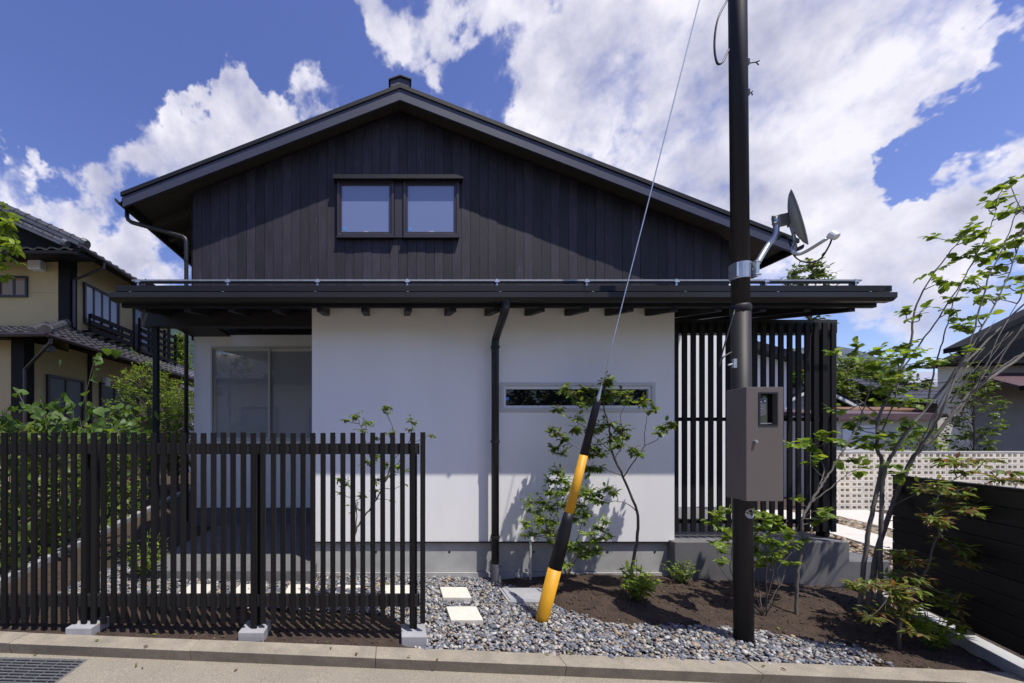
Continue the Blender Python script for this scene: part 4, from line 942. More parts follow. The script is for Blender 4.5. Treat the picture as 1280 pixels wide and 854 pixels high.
# across the road (seen in the window panes)
oh = thing('opposite_house', 'cream house with tiled roof across the road behind the photographer', 'house', (-5, -8, 0))
MB().box(-12, 2, -14, -7, -.2, 4.3).build('wall', m_cream2, oh)
om = MB(); tile_surface(om, (2.8, -6.2, 4.25), (-12.8, -6.2, 4.25), (-10, -10.5, 6.3), (0, -10.5, 6.3), 40, 12); om.build('roof_tiles', m_ktile, oh)
MB().prism([(-6.2, 4.2),(-6.2, 4.1),(-14.8, 4.1),(-14.8, 4.2),(-10.5, 6.2)], 'x', -10, 0).build('roof_deck', m_darkwood, oh)
for a in (-10.5, -7.2, -4.0, -.9):
    w = MB().box(a, a+1.7, -6.999, -6.95, 1.0, 3.0).build('window', m_frame_dk, oh); MB().box(a+.08, a+1.62, -6.949, -6.94, 1.08, 2.92).build('pane', m_pane_n, w)
ow = tag(MB().box(-20, 20, -3.45, -3.3, -.1, 1.1).build('roadside_wall', m_conc_lt), 'low concrete wall along the far side of the road', 'wall')
# second dark hedge opposite, reflected in the slit window
# hills
def hill(name, mat, r, seg, lab, seed, band):
    mb = MB(); n = len(seg)
    prof = [(1.0, 0), (.97, .45), (1.0, .75), (1.04, 1.0), (1.2, .6)]
    pxs = np.linspace(seg[0][0], seg[-1][0], 70); hy = np.interp(pxs, [s[0] for s in seg], [s[1] for s in seg])
    for k, (pr, ph_) in enumerate(prof):
        for i, (px_, h_) in enumerate(zip(pxs, hy)):
            Y = r*pr; top = (CY-h_)/F*r*1.04; z = ph_*top*(1+band*mnoise.fractal(Vector((px_*.02+seed, k*.7, seed)), 1, 2, 4))
            mb.v.append((PX(px_, r)*pr, Y, z if k else -2))
    m = len(pxs); mb.f = [(k*m+i, k*m+i+1, (k+1)*m+i+1, (k+1)*m+i) for k in range(len(prof)-1) for i in range(m-1)]
    return tag(mb.build(name, mat, smooth=True), lab, 'hill', kind='structure')
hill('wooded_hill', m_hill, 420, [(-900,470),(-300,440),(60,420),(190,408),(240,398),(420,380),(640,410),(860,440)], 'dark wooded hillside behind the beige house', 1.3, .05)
hill('far_hill', m_hill2, 700, [(700,470),(900,440),(1050,430),(1075,436),(1120,455),(1160,468),(1260,480),(1500,465),(2200,440)], 'far hill coloured with blue haze behind the trees on the entrance side', 4.7, .04)

# ------------------------------------------------------------------ plants
KITE = [(0,0),(.42,.5),(1,0)]
OVAL = [(0,0),(.22,.36),(.55,.46),(.82,.24),(1,0)]
ROUND = [(0,0),(.08,.34),(.38,.56),(.72,.42),(1,0)]
LANCE = [(0,0),(.35,.5),(.7,.32),(1,0)]
def add_leaf(mb, p, d, nrm, L, W, prof, col, fold=.22, curl=.25):
    d = d.normalized(); sd = d.cross(nrm)
    if sd.length < 1e-3: sd = d.orthogonal()
    sd.normalize(); up = sd.cross(d)
    o = len(mb.v); mid = []; lef = []; rig = []
    for t, w in prof:
        m = p+d*(L*t)-up*(curl*L*t*t); mid.append(len(mb.v)); mb.v.append(m[:]); mb.c.append(col)
        if w > 0:
            e = up*(fold*W*w)
            lef.append(len(mb.v)); mb.v.append((m+sd*(W*w)+e)[:]); mb.c.append(col)
            rig.append(len(mb.v)); mb.v.append((m-sd*(W*w)+e)[:]); mb.c.append(col)
        else: lef.append(mid[-1]); rig.append(mid[-1])
    for i in range(len(prof)-1):
        a = [mid[i], mid[i+1], lef[i+1], lef[i]]; b = [mid[i], rig[i], rig[i+1], mid[i+1]]
        for q in (a, b):
            q2 = [q[k] for k in range(4) if q[k] != q[k-1]]
            if len(q2) >= 3: mb.f.append(tuple(q2))
def rv(): 
    while True:
        v = Vector((random.uniform(-1,1), random.uniform(-1,1), random.uniform(-1,1)))
        if .05 < v.length < 1: return v.normalized()
def pick(cols):
    c = random.choice(cols); k = random.uniform(.75,1.25); return (c[0]*k*random.uniform(.9,1.1), c[1]*k, c[2]*k)
def cluster(lf, wd, c, Rr, n, L, prof, cols, aspect=.55, flat=.5, per=6, droop=.25, tw=.0016):
    k = max(1, round(n/per))
    for _ in range(k):
        d = rv(); d.z = d.z*flat+.12; d.normalize()
        end = c+d*Rr*random.uniform(.45,1.05)
        st = c-d*Rr*.15
        if wd is not None: wd.tube([st, (st+end)/2+rv()*Rr*.06, end], [tw*1.4, tw, tw*.6], 4, cap=False)
        for i in range(per):
            t = (i+.6)/per; p = st.lerp(end, t)
            side = d.cross(Vector((0,0,1)));
            if side.length < .1: side = Vector((1,0,0))
            side.normalize(); sg = 1 if i % 2 else -1
            ld = d*.6+side*sg*random.uniform(.5,1.0)+rv()*.35+Vector((0,0,-droop*random.uniform(.2,1.3)))
            if i == per-1: ld = d+rv()*.3
            nr = Vector((0,0,1))+rv()*.55
            s = L*random.uniform(.65,1.2)
            add_leaf(lf, p, ld, nr, s, s*aspect*random.uniform(.85,1.15), prof, pick(cols), curl=random.uniform(.05,.35))
def plant(name, label, cat, base, trunks, clusters, L, prof, cols, bark=None, group=None, aspect=.55, flat=.5, per=6, droop=.25, part=('trunk','crown'), twig=.0022, tw=.0016, boost=2.1):
    bark = bark or m_bark
    t = thing(name, label, cat, base, group)
    wd = MB(); lf = MB(); sk = []
    for pts, r0, r1 in trunks:
        sp = smooth_path(pts, 6); n = len(sp); sp = [p+rv()*.004 for p in sp]
        wd.tube(sp, [r0+(r1-r0)*i/(n-1) for i in range(n)], 7); sk += sp
    L *= 1.18
    for c, Rr, n in clusters:
        c = Vector(c); n = int(n*boost); Rr *= 1.12
        best = min(sk, key=lambda q: (q-c).length+(.8*max(0, q.z-c.z+.02)))
        if (best-c).length > .012:
            mid = best.lerp(c, .5)+rv()*(best-c).length*.10-Vector((0,0,(best-c).length*.06))
            wd.tube(smooth_path([best, mid, c], 4), [twig*1.6-.9*twig*i/8 for i in range(9)], 5, cap=False)
        cluster(lf, wd, c, Rr, n, L, prof, cols, aspect, flat, per, droop, tw)
    wd.build(part[0], bark, t, smooth=True)
    f = lf.build(part[1], m_leaf, t); f['kind'] = 'stuff'
    return t
LT = (.195,.285,.045); MD = (.125,.195,.036); DK = (.062,.105,.026); OL = (.150,.175,.045); RD = (.230,.110,.060); YG = (.260,.345,.045); BR = (.22,.165,.060)
def PJ(px, py, Y, j=.08): return P(px, py, Y+random.uniform(-j, j))

# --- sapling with open crown in front of the slit window
Y0 = 3.78; b = P(794,706,Y0)
plant('young_tree', 'slender young tree with open crown in front of the slit window', 'tree', b,
  [([P(790,738,Y0), P(790,712,Y0), P(797,672,Y0), P(796,639,Y0), P(779,596,Y0), P(764,563,Y0), P(761.5,534,Y0), P(755,510,Y0-.03), P(752,490,Y0-.04)], .0165, .004),
   ([P(779,596,Y0), P(793,577,Y0-.05), P(806,558,Y0-.08), P(818,552,Y0-.1), P(831,541,Y0-.12)], .006, .002), ([P(806,558,Y0-.08), P(806,540,Y0-.06), P(809,518,Y0-.04)], .004, .002),
   ([P(776,594,Y0), P(765,590,Y0-.04), P(752,587,Y0-.1)], .0045, .002), ([P(796,639,Y0), P(785,630,Y0-.04), P(772,627,Y0-.08), P(755,625,Y0-.12), P(744,617,Y0-.14)], .0045, .0018),
   ([P(772,627,Y0-.08), P(771,618,Y0-.1), P(768,612,Y0-.1)], .003, .0015), ([P(766,567,Y0), P(750,552,Y0-.06), P(742,545,Y0-.1)], .004, .002), ([P(764,563,Y0), P(745,566,Y0-.1), P(725,562,Y0-.14), P(706,550,Y0-.17)], .0035, .0015),
   ([P(756,513,Y0), P(740,508,Y0-.05), P(722,498,Y0-.1)], .0035, .0018), ([P(748,544,Y0-.07), P(728,532,Y0-.1), P(704,518,Y0-.12)], .003, .0015), ([P(767,575,Y0), P(778,553,Y0-.05), P(776,520,Y0-.05), P(783,505,Y0-.05)], .004,.0018)],
  [(PJ(x, y, Y0-.06), r, n) for x, y, r, n in [(705,486,.06,14),(718,492,.08,24),(733,488,.08,26),(741,500,.08,24),(757,478,.08,28),(766,492,.08,28),(755,497,.09,28),(779,491,.07,18),(782,501,.06,12),(728,506,.06,12),(698,512,.06,16),(722,523,.05,12),(718,536,.06,16),(690,536,.05,12),(697,543,.06,14),(706,549,.05,10),(694,560,.06,16),(703,566,.05,10),(738,540,.07,22),(748,536,.07,18),(760,530,.06,16),(776,537,.07,18),(780,546,.06,16),(768,550,.06,18),(772,558,.06,18),(745,561,.07,22),(736,569,.07,22),(752,568,.06,14),(738,585,.07,24),(750,586,.05,12),(791,561,.05,10),(797,567,.05,12),(804,505,.06,16),(813,514,.05,10),(819,508,.04,8),(830,534,.06,16),(841,529,.05,10),(823,541,.04,8),(757,611,.05,14),(765,616,.05,10),(745,618,.05,14),(750,627,.04,10)]],
  .045, OVAL, [MD, LT, DK, OL], aspect=.52, droop=.5, boost=3.4)
# --- bushy shrub at the wall behind the guy guard
Y0 = 3.72; b = P(709,716,Y0)
plant('leafy_shrub', 'leafy shrub against the white wall behind the yellow and black guard', 'shrub', b,
  [([b-Vector((0,0,.04)), P(703,690,Y0), P(698,650,Y0+.02), P(696,610,Y0), P(697,592,Y0)], .007, .002), ([b-Vector((0,0,.04)), P(690,680,Y0+.04), P(680,650,Y0), P(668,635,Y0)], .005, .002),
   ([b-Vector((0,0,.04)), P(716,690,Y0), P(726,660,Y0), P(732,620,Y0)], .006, .002), ([b-Vector((0,0,.04)), P(720,700,Y0-.1), P(738,676,Y0-.16), P(755,662,Y0-.2)], .005, .002)],
  [(PJ(x, y, Y0, .12), r, n) for x, y, r, n in [(696,590,.07,24),(690,602,.07,22),(704,602,.07,20),(684,617,.07,22),(698,616,.08,26),(710,611,.06,16),(676,628,.07,20),(662,629,.07,16),(666,640,.07,20),(688,635,.09,28),(704,632,.08,22),(721,617,.07,20),(733,615,.08,26),(740,624,.07,16),(726,632,.07,20),(733,644,.08,20),(716,648,.07,16),(674,650,.09,28),(690,652,.09,28),(660,655,.06,14),(665,668,.07,18),(682,666,.08,22),(700,668,.07,18),(655,668,.04,6),(692,678,.06,12),(722,642,.06,12)]]+
  [(PJ(x, y, Y0-.16, .06), r, n) for x, y, r, n in [(748,660,.06,18),(757,652,.05,12),(735,666,.06,18),(742,675,.05,14),(762,668,.05,10),(722,686,.07,24),(712,682,.06,18),(736,690,.05,14),(745,688,.06,16),(728,696,.05,12),(708,706,.05,14),(752,673,.04,8)]],
  .036, LANCE, [MD, LT, YG, LT], aspect=.55, droop=.3, boost=4.4)
# --- sapling behind the fence end
Y0 = 3.12; b = gp(441, 766)
plant('thin_sapling', 'thin sapling with sparse leaves growing behind the slat fence', 'tree', (b.x, Y0, G(b.x)),
  [([Vector((PX(443,Y0), Y0, G(-.3)-.03)), P(444,700,Y0), P(443,670,Y0), P(452,650,Y0), P(466,632,Y0), P(480,605,Y0), P(490,575,Y0), P(493,545,Y0), P(485,520,Y0)], .009, .003),
   ([P(443,670,Y0), P(446,640,Y0), P(440,615,Y0), P(430,600,Y0)], .005, .002), ([P(480,605,Y0), P(500,575,Y0), P(512,550,Y0), P(516,530,Y0)], .004, .002), ([P(470,625,Y0), P(465,580,Y0), P(455,545,Y0), P(447,522,Y0)], .005, .002), ([P(490,575,Y0), P(515,555,Y0), P(538,544,Y0)], .003,.0015)],
  [(PJ(x, y, Y0), r, n) for x, y, r, n in [(482,508,.045,14),(484,517,.03,6),(444,519,.05,14),(458,528,.05,14),(432,525,.035,8),(452,537,.04,8),(468,548,.04,10),(490,541,.04,10),(515,528,.05,12),(512,537,.03,6),(540,543,.035,6),(458,560,.06,16),(460,577,.06,16),(473,570,.06,14),(484,580,.05,12),(497,582,.06,16),(507,588,.04,8),(484,597,.05,12),(470,600,.04,8),(472,613,.04,8),(455,620,.05,10),(433,606,.05,10),(424,598,.03,6),(445,635,.05,10),(428,616,.04,8),(505,605,.03,5),(487,625,.03,5)]],
  .030, LANCE, [MD, LT, OL], aspect=.6, boost=2.8)
# --- low plants in the bed
def leafy(name, label, px, py, wpx, hpx, n, L, prof, cols, aspect=.5, cat='plant', stems=9, dz=0):
    b = gp(px, py, dz); s = F/b.y; t = thing(name, label, cat, b); wd = MB(); lf = MB()
    for k in range(stems):
        a = random.uniform(0, 6.28); rr = random.uniform(.1,1)**.6*wpx/2/s; top = b+Vector((math.cos(a)*rr, math.sin(a)*rr*.8, hpx/s*random.uniform(.55,1.0)*(1.05-.35*(rr*s/(wpx/2)))))
        sp = smooth_path([b-Vector((0,0,.03)), b.lerp(top, .5)+Vector((0,0,.02)), top], 4); wd.tube(sp, .0022, 5)
        for i in range(n//stems):
            u = random.uniform(.3,1); p = sp[min(int(u*(len(sp)-1)), len(sp)-1)]
            d = Vector((math.cos(a), math.sin(a), 0))*.5+rv()*.9; d.z = abs(d.z)*.3-.1; ll = L*random.uniform(.6,1.15)
            add_leaf(lf, p, d, Vector((0,0,1))+rv()*.45, ll, ll*aspect, prof, pick(cols), curl=random.uniform(.15,.5))
    wd.build('stem', m_leafstem, t, smooth=True); f = lf.build('foliage', m_leaf, t); f['kind'] = 'stuff'; return t
m_leafstem = M('green_stem', (.07,.09,.03), .6)
leafy('hydrangea', 'low bright green broad leaved plant in the soil beneath the young tree', 797, 752, 58, 60, 260, .066, OVAL, [YG, LT, LT, YG], .56, stems=18, dz=.04)
leafy('small_bush', 'small light green bush at the corner of the dark platform', 853, 729, 52, 36, 330, .030, OVAL, [LT, YG, MD], .65, stems=24, dz=.065)
leafy('nandina', 'bright green low plant with pointed leaves beside the plank fence', 1166, 812, 72, 66, 330, .056, OVAL, [YG, LT, YG], .42, stems=18)
leafy('border_plant', 'bright green bushy plant growing beside the terrace', 178, 722, 78, 66, 620, .042, OVAL, [YG, LT, MD], .55, cat='shrub', stems=34)
# --- shrub around the pole foot
Y0 = 3.28; b = gp(955, 768); b.y = Y0
st = []
for x1, y1, x2, y2, dy in [(900,690,898,640,.1),(915,700,908,665,.15),(940,700,948,640,0),(958,690,968,640,-.05),(966,700,985,650,-.02),(985,690,1000,655,.05),(948,710,930,650,.2),(972,720,990,690,-.1)]:
    st.append(([Vector((PX(955,Y0)+random.uniform(-.03,.03), Y0, G(2.8))), P(x1, y1+20, Y0+dy*.6), P(x1, y1-8, Y0+dy), P(x2, y2, Y0+dy)], .0042, .0015))
plant('clump_shrub', 'many stemmed shrub with rounded leaves growing round the foot of the pole', 'shrub', (PX(955,Y0), Y0, G(2.8)), st,
  [(PJ(x, y, Y0+.02, .12), r, n) for x, y, r, n in [(899,643,.05,12),(893,653,.06,14),(905,660,.06,14),(912,672,.06,12),(898,678,.06,14),(908,690,.06,16),(902,702,.05,12),(913,640,.05,8),(947,642,.06,14),(958,650,.07,18),(970,645,.06,16),(950,660,.06,14),(963,664,.07,20),(978,657,.06,14),(942,672,.06,14),(955,678,.07,18),(970,680,.06,14),(985,668,.06,12),(949,690,.07,18),(962,697,.07,18),(978,692,.06,14),(990,684,.06,12),(941,702,.05,10),(955,708,.06,12),(986,703,.05,10),(935,655,.05,8),(1000,676,.05,8)]],
  .040, ROUND, [LT, MD, YG, LT], aspect=.85, droop=.3, part=('stem','foliage'), boost=1.6)
# --- thin tree beside it
Y0 = 3.32; b = gp(995, 758)
plant('thin_tree', 'thin bare stemmed young tree before the dark entrance platform', 'tree', (PX(995,Y0), Y0, G(3.3)),
  [([Vector((PX(995,Y0), Y0, G(3.3)-.05)), P(997,720,Y0), P(1002,690,Y0), P(1003,650,Y0), P(1013,629,Y0), P(1026,608,Y0), P(1038,590,Y0), P(1052,566,Y0), P(1067,541,Y0), P(1078,515,Y0), P(1092,470,Y0-.1)], .0125, .003),
   ([P(1013,629,Y0), P(1028,618,Y0-.03), P(1045,604,Y0-.05), P(1062,590,Y0-.08)], .006, .002), ([P(1020,618,Y0), P(1030,590,Y0+.05), P(1026,575,Y0+.08), P(1015,562,Y0+.08)], .005, .002), ([P(1003,650,Y0), P(1015,640,Y0-.05), P(1028,640,Y0-.08)], .003, .0015),
   ([P(1067,541,Y0), P(1080,520,Y0), P(1070,500,Y0-.05), P(1074,480,Y0-.05)], .004, .0015)],
  [(PJ(x, y, Y0-.02, .08), r, n) for x, y, r, n in [(994,556,.06,9),(1002,552,.05,7),(1012,560,.05,7),(1014,580,.06,9),(1036,541,.07,12),(1046,550,.06,9),(1030,548,.05,7),(1028,640,.06,9),(1036,648,.05,7),(1022,650,.05,7),(998,628,.04,5),(1012,570,.05,5),(1060,575,.06,8),(1070,560,.06,8),(1046,575,.05,6),(1085,545,.06,8),(1068,590,.05,6),(1076,585,.05,6)]],
  .050, ROUND, [MD, LT, MD, YG], bark=m_bark_pale, aspect=.85, per=5, droop=.35, boost=1.3)
# --- the larger multi stemmed tree
Y0 = 3.42; base = Vector((PX(1090,Y0), Y0, G(4.1)))
def g_(px): return Vector((PX(px,Y0), Y0, G(4.1)-.04))
TR = [([g_(1072), P(1082,692,Y0), P(1091,634,Y0), P(1103,580,Y0), P(1096,560,Y0-.05), P(1100,520,Y0-.05), P(1122,470,Y0-.05), P(1138,430,Y0-.05), P(1143,388,Y0-.05), P(1170,338,Y0-.08), P(1200,300,Y0-.1)], .017, .003),
      ([g_(1083), P(1096,692,Y0+.03), P(1115,634,Y0+.03), P(1139,576,Y0), P(1168,546,Y0-.05), P(1212,493,Y0-.1), P(1278,445,Y0-.15), P(1330,410,Y0-.2)], .020, .008),
      ([g_(1099), P(1101,682,Y0-.04), P(1104,600,Y0-.03), P(1120,560,Y0-.1), P(1158,510,Y0-.12), P(1200,462,Y0-.14), P(1240,420,Y0-.15), P(1290,370,Y0-.18)], .017, .005),
      ([P(1139,576,Y0), P(1175,520,Y0-.2), P(1195,470,Y0-.22), P(1215,420,Y0-.24), P(1235,350,Y0-.26), P(1262,290,Y0-.28), P(1275,250,Y0-.3)], .009, .002),
      ([P(1212,493,Y0-.1), P(1250,460,Y0-.2), P(1290,435,Y0-.25)], .008, .004), ([P(1122,470,Y0-.05), P(1150,430,Y0-.1), P(1185,380,Y0-.1), P(1215,330,Y0-.12), P(1235,290,Y0-.14), P(1245,262,Y0-.15)], .006, .002),
      ([P(1158,510,Y0-.12), P(1168,460,Y0-.1), P(1180,420,Y0-.1), P(1195,370,Y0-.1), P(1220,320,Y0-.1)], .006, .002), ([P(1180,485,Y0-.15), P(1222,420,Y0-.2), P(1262,340,Y0-.2), P(1285,270,Y0-.2)], .007, .002),
      ([P(1115,634,Y0), P(1140,620,Y0-.15), P(1165,612,Y0-.25), P(1190,608,Y0-.3)], .005, .002), ([P(1100,520,Y0-.05), P(1075,500,Y0-.1), P(1062,480,Y0-.12), P(1052,455,Y0-.12)], .005, .002), ([P(1103,540,Y0), P(1120,490,Y0-.1), P(1122,455,Y0-.1), P(1105,440,Y0-.1)], .005, .002)]
for k in range(7):                       # bare whippy shoots reaching up between the limbs
    x0 = random.uniform(1150,1240); y0 = 545-(x0-1150)*.72+random.uniform(-15,15); ln = random.uniform(80,190); a = random.uniform(.45,1.0)
    TR.append(([P(x0, y0, Y0-.12), P(x0+ln*a*.42, y0-ln*.5, Y0-.14+random.uniform(-.1,.1)), P(x0+ln*a, y0-ln, Y0-.16+random.uniform(-.2,.2))], .0045, .0014))
c8 = [(805,75,8),(785,95,8),(765,130,10),(740,150,10),(795,175,10),(830,170,10),(845,160,9),(660,235,12),(640,262,10),(700,255,10),(740,300,12),(765,290,12),(820,270,10),(690,295,10),(660,325,8),(720,330,10),(800,310,10),(840,330,10),(560,260,6),(555,370,7),(590,405,10),(680,400,10),(620,412,8),(700,430,10),(830,390,12),(640,460,10),(720,455,10),(760,462,12),(620,500,8),(700,520,10),(650,555,8),(460,515,8),(505,515,7),(850,240,8),(780,350,8),(735,380,8),(845,440,8),(800,420,6),
      (225,640,8),(300,628,10),(345,640,10),(450,620,12),(385,660,10),(350,672,8),(430,668,12),(300,660,6),(490,690,12),(420,710,12),(370,692,8),(380,760,12),(420,765,12),(440,805,12),(560,670,8),(600,665,10),(640,560,8),(660,640,6),(455,640,10),(520,740,9),(480,650,8),(400,735,8),(500,800,8)]
cl = [(PJ(960+x/2.669, 200+y/2.669, Y0-.12, .14), .075, n) for x, y, n in c8]
cl += [(PJ(x, y, Y0-.05, .12), .07, n) for x, y, n in [(1045,515,10),(1060,528,10),(1082,522,12),(1096,530,10),(1110,545,12),(1125,535,10),(1076,548,10),(1092,556,12),(1120,560,9),(1138,528,8),(1150,540,8),(1112,582,10),(1125,592,8),(1130,650,5),(1060,555,8),(1105,505,9),(1072,535,9),(1135,505,7)]]
plant('multi_stem_tree', 'multi stemmed tree with pale bark and broad leaves leaning over the plank fence', 'tree', base, TR, cl, .044, ROUND, [MD, LT, LT, YG, MD], bark=m_bark_pale, aspect=.82, per=5, droop=.35, twig=.003, boost=1.7)
# --- small maple with reddish leaves
Y0 = 2.86; b = gp(1124, 790); base = Vector((PX(1124,Y0), Y0, G(3.9)))
c6 = [(470,110),(540,60),(600,110),(650,90),(720,110),(780,85),(560,130),(500,60),(440,180),(420,160),(480,245),(500,260),(540,290),(590,320),(560,350),(600,300),(640,160),(690,140),(760,140),(380,40),(430,20),(320,340),(370,350),(290,400),(230,430),(200,440),(160,440),(100,440),(330,460),(400,460),(450,470),(530,480),(290,490),(320,520),(250,480),(210,560),(160,575),(480,500),(350,420),(260,440),(420,490),(300,330),(285,300),(500,530),(560,600),(340,600),(360,640),(300,540)]
cl = [(PJ(1040+x/3.3625, 600+y/3.3625, Y0-.04, .12), .065, 15) for x, y in c6]
cl += [(PJ(x, y, Y0-.05, .1), .06, 12) for x, y in [(1205,590),(1232,575),(1250,600),(1268,620),(1195,580),(1180,575),(1222,610),(1245,640),(1260,590),(1275,600)]]
plant('red_maple', 'small maple with green and reddish fine leaves beside the plank fence', 'tree', base,
  [([base-Vector((0,0,.04)), P(1125,781,Y0), P(1132,761,Y0), P(1150,728,Y0), P(1159,711,Y0), P(1174,668,Y0), P(1199,645,Y0), P(1225,628,Y0-.05), P(1262,622,Y0-.08)], .011, .002), ([P(1174,668,Y0), P(1172,650,Y0), P(1170,630,Y0-.05), P(1180,605,Y0-.05)], .004, .0015), ([P(1132,761,Y0), P(1118,745,Y0-.1), P(1095,735,Y0-.15), P(1075,733,Y0-.2)], .005, .0015),
   ([P(1150,728,Y0), P(1138,700,Y0), P(1140,690,Y0)], .004, .0015), ([P(1150,728,Y0), P(1175,740,Y0-.1), P(1198,745,Y0-.1)], .004, .0015), ([P(1174,668,Y0), P(1190,680,Y0-.05), P(1210,695,Y0-.1)], .0035, .0015), ([P(1180,605,Y0-.05), P(1205,595,Y0-.05), P(1240,590,Y0-.05)], .0025,.001)],
  cl, .052, LANCE, [LT, OL, RD, BR, OL, LT], aspect=.36, flat=.25, droop=.25, boost=3.2)
# --- tree behind the house, only its top shows over the lower roof
Y0 = 12.0; base = Vector((PX(1012,Y0), Y0, -.15))
plant('garden_tree', 'slender garden tree rising behind the entrance roof', 'tree', base, [([base, P(1014,480,Y0), P(1012,400,Y0), P(1008,350,Y0)], .07, .02), ([P(1012,400,Y0), P(1025,370,Y0), P(1032,345,Y0)], .03, .01), ([P(1012,400,Y0), P(998,375,Y0), P(985,350,Y0)], .03,.01)],
  [(PJ(x, y, Y0, .4), .28, 26) for x, y in [(985,350),(992,342),(1003,338),(1012,332),(1020,330),(1030,345),(1024,340),(1035,352),(1008,350),(1000,355),(1016,348),(990,362),(1004,368),(1020,365),(1034,362),(1012,380),(1026,385),(1000,385),(1014,400),(1030,405)]], .12, OVAL, [OL, MD, DK], aspect=.5, twig=.01, tw=.005)

# --- crowns made of many leaf clumps, for the dense bushes and trees further off
def dense(name, label, cat, c, rad, nclump, n, L, prof, cols, trunk_r=.05, aspect=.6, group=None, base_z=None, shape=None, bark=None):
    c = Vector(c); base = Vector((c.x, c.y, base_z if base_z is not None else G(c.x)))
    t = thing(name, label, cat, base, group); lf = MB(); wd = MB()
    top = Vector((c.x, c.y, c.z+rad[2]*.5)); wd.tube(smooth_path([base-Vector((0,0,.05)), base.lerp(top,.5)+rv()*rad[0]*.05, top], 5), [trunk_r*(1-.8*i/10) for i in range(11)], 8)
    cr = (rad[0]*rad[1]*rad[2])**(1/3)
    for _ in range(nclump):
        d = rv(); k = random.uniform(.25,1.0)**.45*(1+.18*mnoise.noise(d*2.3+c))
        f = 1.0
        if shape == 'cone': f = max(.12, 1-.5*(d.z*k+1))*1.35
        p = c+Vector((d.x*rad[0]*k*f, d.y*rad[1]*k*f, d.z*rad[2]*k))
        if p.z < base.z+.02: continue
        q = base.lerp(top, min(max((p.z-base.z)/(top.z-base.z)-.15, .05), .95)); 
        if random.random() < .4: wd.tube([q, q.lerp(p,.5)+rv()*cr*.05, p], [trunk_r*.22, trunk_r*.14, trunk_r*.06], 4, cap=False)
        cluster(lf, None, p, cr*.20, n, L, prof, cols, aspect, .6, 6, .3)
    wd.build('trunk', bark or m_bark, t, smooth=True); f = lf.build('crown', m_leaf, t); f['kind'] = 'stuff'; return t
dense('round_bush', 'tall bright green rounded bush between the porch post and the beige house', 'shrub', P(186,522,8.9), (.80,.7,1.25), 640, 12, .055, OVAL, [YG, LT, MD, MD], base_z=.15)
dense('round_bush', 'lower bright green bush filling the gap beside the porch downpipe', 'shrub', P(222,535,9.9), (.62,.6,1.15), 380, 12, .06, OVAL, [LT, MD, MD], base_z=.15)
dense('conifer', 'pale green conifer behind the tiled lean-to', 'tree', P(224,470,20), (1.1,1.1,2.4), 420, 16, .16, LANCE, [OL, MD, LT], trunk_r=.12, shape='cone', base_z=0, aspect=.35)
dense('background_tree', 'broad green tree behind the small white house', 'tree', P(1060,492,21), (2.0,2.0,1.9), 700, 14, .22, OVAL, [MD, LT, DK], trunk_r=.2, base_z=-.1)
dense('background_tree', 'rounded darker tree in front of the distant grey roof', 'tree', P(1100,503,19), (1.5,1.5,1.5), 520, 14, .18, OVAL, [MD, DK, OL], trunk_r=.18, base_z=-.1)
dense('background_tree', 'tree glimpsed through the slats of the entrance screen', 'tree', P(1005,500,17), (1.5,1.5,2.0), 420, 14, .2, OVAL, [MD, OL, DK], trunk_r=.18, base_z=-.1)
dense('wall_shrub', 'leggy shrub with small leaves growing before the grey house wall', 'shrub', P(1216,520,9.8), (.55,.4,1.5), 150, 10, .09, OVAL, [DK, MD, OL], trunk_r=.03, base_z=-.1)
dense('hedge_bush', 'small green bush behind the pierced block wall by the shed', 'shrub', P(1150,560,9.5), (.7,.3,.55), 90, 10, .07, OVAL, [MD, LT], trunk_r=.03, base_z=-.1)
# --- vine with big rounded leaves over the left boundary
vine = thing('leafy_vine', 'tangle of vine with large rounded leaves along the side boundary', 'vine', (-4.6, 5.0, .2))
lf = MB(); wd = MB(); sk = []
for k in range(26):
    y = random.uniform(3.5, 7.2); x = -3.65-(y-3.7)*.26-random.uniform(.15,1.1); h = random.uniform(1.0,1.7)
    pts = [Vector((x, y, .15)), Vector((x+random.uniform(-.1,.1), y+random.uniform(-.1,.1), h*.5)), Vector((x+random.uniform(-.2,.2), y+random.uniform(-.2,.2), h))]
    wd.tube(smooth_path(pts, 5), .007, 5)
for _ in range(3000):
    y = random.uniform(3.4, 7.4); x = -3.55-(y-3.7)*.24-abs(random.gauss(0,.55)); z = random.uniform(.25, 1.70)+.16*mnoise.noise(Vector((x*1.3, y*1.3, 0)))
    p = Vector((x, y, z)); d = rv(); d.z = -abs(d.z)*.5
    L_ = random.uniform(.05,.10); add_leaf(lf, p, d, Vector((.3,-.3,.8))+rv()*.7, L_, L_*.95, ROUND, pick([MD, LT, MD, DK, OL]), curl=random.uniform(.1,.4))
wd.build('stem', m_bark, vine, smooth=True); f = lf.build('foliage', m_leaf, vine); f['kind'] = 'stuff'
